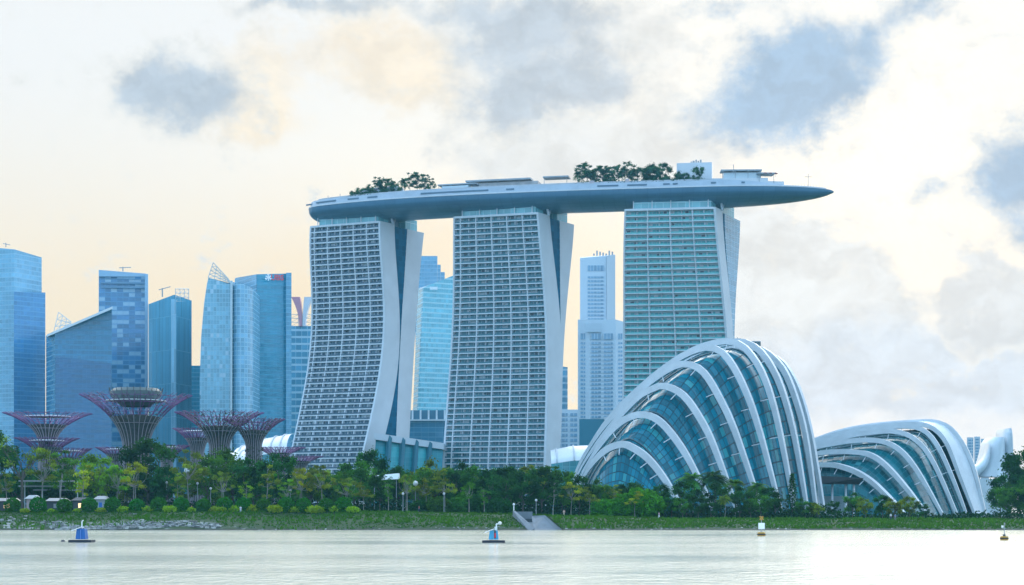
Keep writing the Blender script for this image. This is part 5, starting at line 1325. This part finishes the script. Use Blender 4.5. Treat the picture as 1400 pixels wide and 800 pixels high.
mb = MB(); a = P(702.5, 698, Yb_); mb.tube([a, a + Vector((0, 0, 1.2))], .16, 6); mb.lathe([(.05, 1.2), (.3, 1.4), (.3, 1.7), (.05, 1.9)], 10, c=a); mb.build('lamp', plain('lamp_white', (.8, .8, .8), .4), b)

# ------------------------------------------------------------------ kiosks, pavilion, lamp posts, people
GLOW = bpy.data.materials.new('warm_lamp'); GLOW.use_nodes = True
gn = NT(GLOW.node_tree); gb_ = gn.n['Principled BSDF']; gb_.inputs['Emission Color'].default_value = (1, .62, .30, 1); gb_.inputs['Emission Strength'].default_value = 1.6; gb_.inputs['Base Color'].default_value = (.8, .6, .4, 1)
BLUE = plain('blue_panel', (.03, .16, .55), .5)
def kiosk(label, px0, px1, y0, y1, Y, wall, roof, front, group='kiosks under the trees'):
    x0, x1 = PX(px0, Y), PX(px1, Y); z0 = ztop(x0); zt = PZ(y0, Y); b = thing('kiosk', label, 'kiosk', ((x0 + x1) / 2, Y, z0), group); h = zt - z0
    mb = MB(); mb.box((x0 + x1) / 2, Y + 2, z0, x1 - x0, 4, h * .78); mb.build('wall', wall, b)
    mb = MB(); mb.hexa([(x0 - .4, Y - .8, z0 + h * .79), (x1 + .4, Y - .8, z0 + h * .79), (x1 + .4, Y + 4.5, z0 + h * .79), (x0 - .4, Y + 4.5, z0 + h * .79), (x0 + .5, Y + 1, z0 + h), (x1 - .5, Y + 1, z0 + h), (x1 - .5, Y + 3, z0 + h), (x0 + .5, Y + 3, z0 + h)]); mb.build('roof', roof, b)
    mb = MB(); mb.box((x0 + x1) / 2, Y - .05, z0 + h * .3, (x1 - x0) * .28, .16, h * .3); mb.build('counter_opening', front, b); return b
kiosk('pale grey kiosk with a blue panel right of the fourth clipped bush', 130, 145, 678, 692, 470, plain('shed_grey', (.40, .43, .46), .6), STEEL, BLUE)
kiosk('grey roofed stall with a warm lit counter behind the third and fourth bushes', 100, 120, 680, 692, 474, DARK, DARK, GLOW)
kiosk('pale pink stall behind the second clipped bush', 36, 50, 677, 690, 476, plain('stall_pink', (.60, .45, .45), .6), OFFWHITE, plain('stall_rose', (.55, .30, .32), .5))
kiosk('low dark stall with a lit counter between the second and third bushes', 64, 90, 681, 692, 478, DARK, STEEL, plain('stall_lit', (.35, .36, .38), .5))
kiosk('pale stall at the end of the bank behind the first clipped bush', -4, 22, 681, 692, 480, DARK, STEEL, GLOW)
b = thing('covered_walkway', 'long grey covered walkway with flat roofs behind the left kiosks', 'walkway', (PX(65, 500), 500, 4.5))
for k, (a, c, y_) in enumerate(((28, 100, 657), (24, 84, 664), (40, 110, 669))):
    mb = MB(); mb.box(PX((a + c) / 2, 500), 500 + k * 3, PZ(y_ + 1.6, 500), PX(700 + c - a, 500), 4, .4); mb.build('roof', STEEL, b)
for px in range(34, 108, 24):
    mb = MB(); mb.tube([(PX(px, 501), 501, 4.4), (PX(px, 501), 501, PZ(658, 500))], .14, 5); mb.build('column', OFFWHITE, b)
b = thing('garden_pavilion', 'white roofed pavilion half hidden among trees below the left tower', 'pavilion', (PX(528, 495), 495, 3.5))
mb = MB(); mb.hexa([(PX(509, 495), 495, PZ(656.5, 495)), (PX(545, 495), 495, PZ(655, 495)), (PX(545, 495), 501, PZ(655, 495)), (PX(509, 495), 501, PZ(656.5, 495)), (PX(513, 495), 495.5, PZ(650, 495)), (PX(545, 495), 495.5, PZ(647, 495)), (PX(545, 495), 500, PZ(647, 495)), (PX(513, 495), 500, PZ(650, 495))]); mb.build('roof', plain('tent_white', (.85, .86, .86), .5, var=.03), b)
for px in (512, 527, 542):
    mb = MB(); mb.tube([(PX(px, 496), 496, 3.2), (PX(px, 496), 496, PZ(656, 496))], .12, 6); mb.build('post', STEEL, b)
GLOBE = plain('lamp_globe', (.55, .57, .58), .3, var=0)
for i, (px, py, Y, lab) in enumerate([(288, 668, 466, 'between the eighth and ninth bushes'), (397, 671, 466, 'behind the thirteenth bush'), (551, 675, 461, 'before the teal glass hall'), (607, 675, 463, 'before the middle hotel tower'), (270, 661, 472, 'behind the ninth bush'), (568, 661, 470, 'with the largest globe'), (733, 684, 460, 'above the culvert headwall'), (228, 660, 474, 'behind the seventh bush')]):
    x = PX(px, Y); z0 = ztop(x); zt = PZ(py, Y); b = thing('lamp_post', f'slim park lamp post with a white globe {lab}', 'lamp post', (x, Y, z0), 'globe lamp posts along the promenade')
    mb = MB(); mb.tube([(x, Y, z0), (x, Y, zt)], [.10, .07], 6); mb.build('pole', STEEL, b)
    r_ = .75 if px == 568 else .36; mb = MB(); mb.lathe([(.03, -r_), (r_ * .7, -r_ * .7), (r_, 0), (r_ * .7, r_ * .7), (.03, r_)], 10, c=(x, Y, zt)); mb.build('globe', GLOBE, b, smooth=True)
SKIN = plain('skin', (.42, .25, .18), .6, var=.05); HAIR = plain('hair_black', (.02, .018, .016), .6)
def person(label, px, Y, top, legs, yaw, stride):
    x = PX(px, Y); z0 = ztop(x) + (.12 if Y > WL + 23.5 else 0)
    if Y < WL + 17: z0 = ground_z(x, Y)
    root = thing('person', label, 'person', (x, Y, z0), 'people on the promenade'); root.rotation_euler = (0, 0, yaw)
    V = [(0, 0, .95), (0, 0, 1.2), (0, 0, 1.42), (0, 0, 1.52), (0, .02, 1.66), (.19, 0, 1.40), (.25, .05 * stride, 1.12), (.26, -.12 * stride, .88), (-.19, 0, 1.40), (-.25, -.05, 1.12), (-.26, -.14 * stride, .88),
         (.10, 0, .90), (.11, -.16 * stride, .50), (.11, -.10 * stride, .08), (.11, -.24 * stride, .03), (-.10, 0, .90), (-.11, .10 * stride, .50), (-.11, .34 * stride, .10), (-.11, .22 * stride, .03)]
    E = [(0, 1), (1, 2), (2, 3), (3, 4), (2, 5), (5, 6), (6, 7), (2, 8), (8, 9), (9, 10), (0, 11), (11, 12), (12, 13), (13, 14), (0, 15), (15, 16), (16, 17), (17, 18)]
    rad = [.13, .13, .14, .06, .11, .065, .05, .04, .065, .05, .04, .09, .065, .045, .04, .09, .065, .045, .04]
    def skinned(name, idx, grow, mat):
        mp = {v_: i for i, v_ in enumerate(idx)}; me = bpy.data.meshes.new(name)
        me.from_pydata([V[i] for i in idx], [(mp[a], mp[c]) for a, c in E if a in mp and c in mp], []); me.materials.append(mat)
        o = bpy.data.objects.new(name, me); C.objects.link(o); o.parent = root
        mo = o.modifiers.new('skin', 'SKIN'); mo.use_smooth_shade = True
        lay = me.skin_vertices[0] if me.skin_vertices else me.attributes and None
        if not me.skin_vertices:
            with bpy.context.temp_override(object=o, active_object=o): bpy.ops.mesh.customdata_skin_add()
        for i, v_ in enumerate(idx): me.skin_vertices[0].data[i].radius = (rad[v_] + grow, rad[v_] + grow)
        me.skin_vertices[0].data[0].use_root = True
        o.modifiers.new('sub', 'SUBSURF').levels = 1; return o
    skinned('body', list(range(19)), 0, SKIN)
    skinned('shirt', [0, 1, 2, 5, 6, 8, 9], .025, top); skinned('trousers', [0, 11, 12, 13, 15, 16, 17], .022, legs)
    mb = MB(); mb.lathe([(.125, -.02), (.13, .05), (.09, .11), (.01, .13)], 10, c=(0, 0, 0)); o = mb.build('hair', HAIR, root, loc=None); o.location = (0, .03, 1.68)
    for v_ in o.data.vertices: v_.co = v_.co + parent_loc(root)
SH = lambda n, c: plain('cloth_' + n, c, .8, var=.1)
for a in [('person in a white shirt walking behind the fifteenth clipped bush', 432, WL + 25, SH('white', (.8, .8, .8)), SH('grey', (.2, .2, .22)), 1.4, 1.), ('person in pale clothes standing before the eleventh clipped bush', 329, WL + 16, SH('pale', (.62, .66, .72)), SH('pale', (.62, .66, .72)), .3, .3),
          ('person in a red top walking left of the culvert, by the white path', 573, WL + 26, SH('red', (.4, .06, .05)), SH('navy', (.03, .04, .09)), -1.4, 1.), ('person in a peach shirt on the bank right of the culvert', 771, WL + 19, SH('peach', (.75, .48, .38)), SH('beige', (.5, .42, .32)), -.4, .6),
          ('person in a pink shirt beside the largest bright green shrub', 901, WL + 21, SH('pink', (.7, .42, .46)), SH('white', (.8, .8, .8)), 1.2, .8), ('person in an orange top behind the ninth clipped bush', 262, WL + 25, SH('orange', (.7, .32, .15)), SH('navy', (.03, .04, .09)), 1.5, 1.),
          ('person in a blue shirt on the grass before the low dome', 1224, WL + 15, SH('blue', (.12, .22, .45)), SH('grey', (.2, .2, .22)), .5, .7), ('person in a white top beside the one in blue before the low dome', 1218, WL + 16, SH('white', (.8, .8, .8)), SH('navy', (.03, .04, .09)), -.5, .5)]: person(*a)

# ------------------------------------------------------------------ floating buoys
BUOYB = plain('buoy_blue', (.006, .11, .38), .45, var=.1); BUOYL = plain('buoy_light_blue', (.05, .36, .60), .45, var=.15); BLACK = plain('float_black', (.015, .02, .035), .6)
YEL = plain('buoy_amber', (.45, .24, .02), .5, var=.3, scale=3)
def hut_buoy(label, px, py, body, tall, light):
    Y = F * CH / (py - HY); s_ = Y / F; x = PX(px, Y); b = thing('monitoring_buoy', label, 'buoy', (x, Y, 0), 'hut shaped monitoring buoys')
    mb = MB(); mb.box(x, Y, -.25, 31 * s_, 2.6, .25 + 3.3 * s_); mb.build('float', BLACK, b)
    w0, w1, h0_, h1 = 6.8 * s_, 5.4 * s_, 4.2 * s_, tall * .93 * s_
    mb = MB(); mb.hexa([(x - w0, Y - .9, h0_), (x + w0, Y - .9, h0_), (x + w0, Y + .9, h0_), (x - w0, Y + .9, h0_), (x - w1, Y - .7, h1), (x + w1, Y - .7, h1), (x + w1, Y + .7, h1), (x - w1, Y + .7, h1)]); mb.build('hut', body, b)
    mb = MB(); mb.box(x + .3 * s_, Y - .92, h0_, .8 * s_, .1, (h1 - h0_) * .95); mb.build('corner_trim', light, b)
    a, c = Vector((x - 12 * s_, 0, h1 - 3.2 * s_)), Vector((x + .5 * s_, 0, h1 + 1.6 * s_)); th = Vector((0, 0, .9 * s_))
    mb = MB(); mb.hexa([(a.x, Y - 1.1, a.z), (c.x, Y - 1.1, c.z), (c.x, Y + 1.1, c.z), (a.x, Y + 1.1, a.z), (a.x, Y - 1.1, a.z + th.z), (c.x, Y - 1.1, c.z + th.z), (c.x, Y + 1.1, c.z + th.z), (a.x, Y + 1.1, a.z + th.z)]); mb.build('solar_panel', plain('panel_white', (.82, .83, .84), .35, var=.03), b)
    return b, x, Y, s_, h1
b, x, Y, s_, h1 = hut_buoy('bright blue hut shaped buoy on a long black float', 112, 741.5, BUOYB, 20, plain('trim_blue', (.08, .22, .6), .4))
mb = MB(); mb.tube([(x, Y, h1), (x, Y, h1 + 9 * s_), (x + .8 * s_, Y, h1 + 11 * s_), (x + 2.2 * s_, Y, h1 + 11.4 * s_)], .09, 6); mb.build('mast', plain('mast_white', (.75, .76, .76), .4), b)
b, x, Y, s_, h1 = hut_buoy('light blue hut shaped buoy with a wind gauge and a red tag', 675, 742, BUOYL, 18, plain('trim_pale', (.30, .60, .78), .4))
mb = MB(); mb.box(x + 3 * s_, Y, h1, 3.6 * s_, .5, 5 * s_); mb.tube([(x + 3.5 * s_, Y, h1 + 4 * s_), (x + 3.5 * s_, Y, h1 + 9 * s_)], .10, 6); mb.build('mast', plain('mast_white', (.75, .76, .76), .4), b)
mb = MB(); mb.tube([(x + 3 * s_, Y, h1 + 8.6 * s_), (x + 8 * s_, Y, h1 + 9.2 * s_)], .10, 6); mb.lathe([(.02, 0), (.22, .1), (.26, .35), (.02, .5)], 8, c=(x + 8.5 * s_, Y, h1 + 7.6 * s_)); mb.build('wind_gauge', plain('mast_white', (.75, .76, .76), .4), b)
mb = MB(); mb.box(x + 2 * s_, Y - .97, 7 * s_, 1.9 * s_, .08, 6 * s_); mb.build('red_tag', RED, b)
mb = MB(); mb.box(x + 1.7 * s_, Y - .94, 6 * s_, 2.8 * s_, .06, 11 * s_); mb.build('dark_door', DARK, b)
def marker(label, px, py, sign):
    Y = F * CH / (py - HY); s_ = Y / F; x = PX(px, Y); b = thing('marker_buoy', label, 'buoy', (x, Y, 0), 'yellow marker buoys')
    mb = MB(); mb.lathe([(5 * s_, -.3), (5.6 * s_, 1. * s_), (5.6 * s_, 4. * s_), (4.6 * s_, 5.4 * s_), (.05, 5.6 * s_)], 16, c=(x, Y, 0)); mb.build('float', YEL, b, smooth=False)
    mb = MB(); mb.lathe([(5.75 * s_, 1.6 * s_), (5.8 * s_, 2.4 * s_), (5.75 * s_, 3.2 * s_)], 16, c=(x, Y, 0)); mb.build('fender', BLACK, b)
    if sign:
        mb = MB(); mb.tube([(x, Y, 5 * s_), (x, Y, 27 * s_)], .09, 6); mb.build('mast', STEEL, b)
        mb = MB(); mb.box(x, Y - .2, 9.5 * s_, 8.5 * s_, .12, 8.5 * s_); mb.build('sign_board', SGW, b)
        mb = MB()
        for a in (45, -45):
            d = Vector((math.cos(R(a)), 0, math.sin(R(a)))) * 3.2 * s_; c = Vector((x, Y - .1, 24.5 * s_)); mb.tube([c - d, c + d], .16, 5)
        mb.build('top_mark', YEL, b)
    else:
        mb = MB(); mb.lathe([(2 * s_, 5.4 * s_), (1.6 * s_, 8 * s_), (.05, 8.4 * s_)], 8, c=(x, Y, 0)); mb.build('housing', DARK, b)
        mb = MB(); mb.tube([(x, Y, 8 * s_), (x, Y, 24 * s_)], .07, 6); mb.tube([(x - 2.5 * s_, Y, 16 * s_), (x + 2.5 * s_, Y, 16 * s_)], .07, 5); mb.build('mast', STEEL, b)
        mb = MB(); mb.box(x - 2.5 * s_, Y, 17 * s_, 2.2 * s_, .3, 3 * s_); mb.build('lantern', plain('panel_white', (.82, .83, .84), .35), b)
marker('amber marker buoy with a white board near the tall dome', 1041, 733, True)
marker('low yellow and black marker buoy with a thin mast off the bank end', 1373, 738.5, False)
Y = F * CH / (740.5 - HY); mb = MB(); mb.lathe([(.02, -.2), (.32, -.05), (.32, .1), (.2, .22), (.02, .26)], 12, c=(PX(86, Y), Y, 0))
o = mb.build('small_float', BLACK, loc=(PX(86, Y), Y, 0)); tag(o, 'tiny black float on the water beside the bright blue buoy', 'float')

# ------------------------------------------------------------------ haze
mb = MB(); mb.box(0, 1050, -4.0, 3200, 2400, 236)
hz = bpy.data.materials.new('haze'); hz.use_nodes = True; ht = NT(hz.node_tree)
ht.n.remove(ht.n['Principled BSDF']); pv = ht.n.new('ShaderNodeVolumePrincipled')
pv.inputs['Color'].default_value = (.30, .76, 1., 1); pv.inputs['Density'].default_value = .00006; pv.inputs['Anisotropy'].default_value = .0
ht.l.new(pv.outputs[0], ht.n['Material Output'].inputs['Volume'])
struct(mb.build('haze', hz), 'stuff')
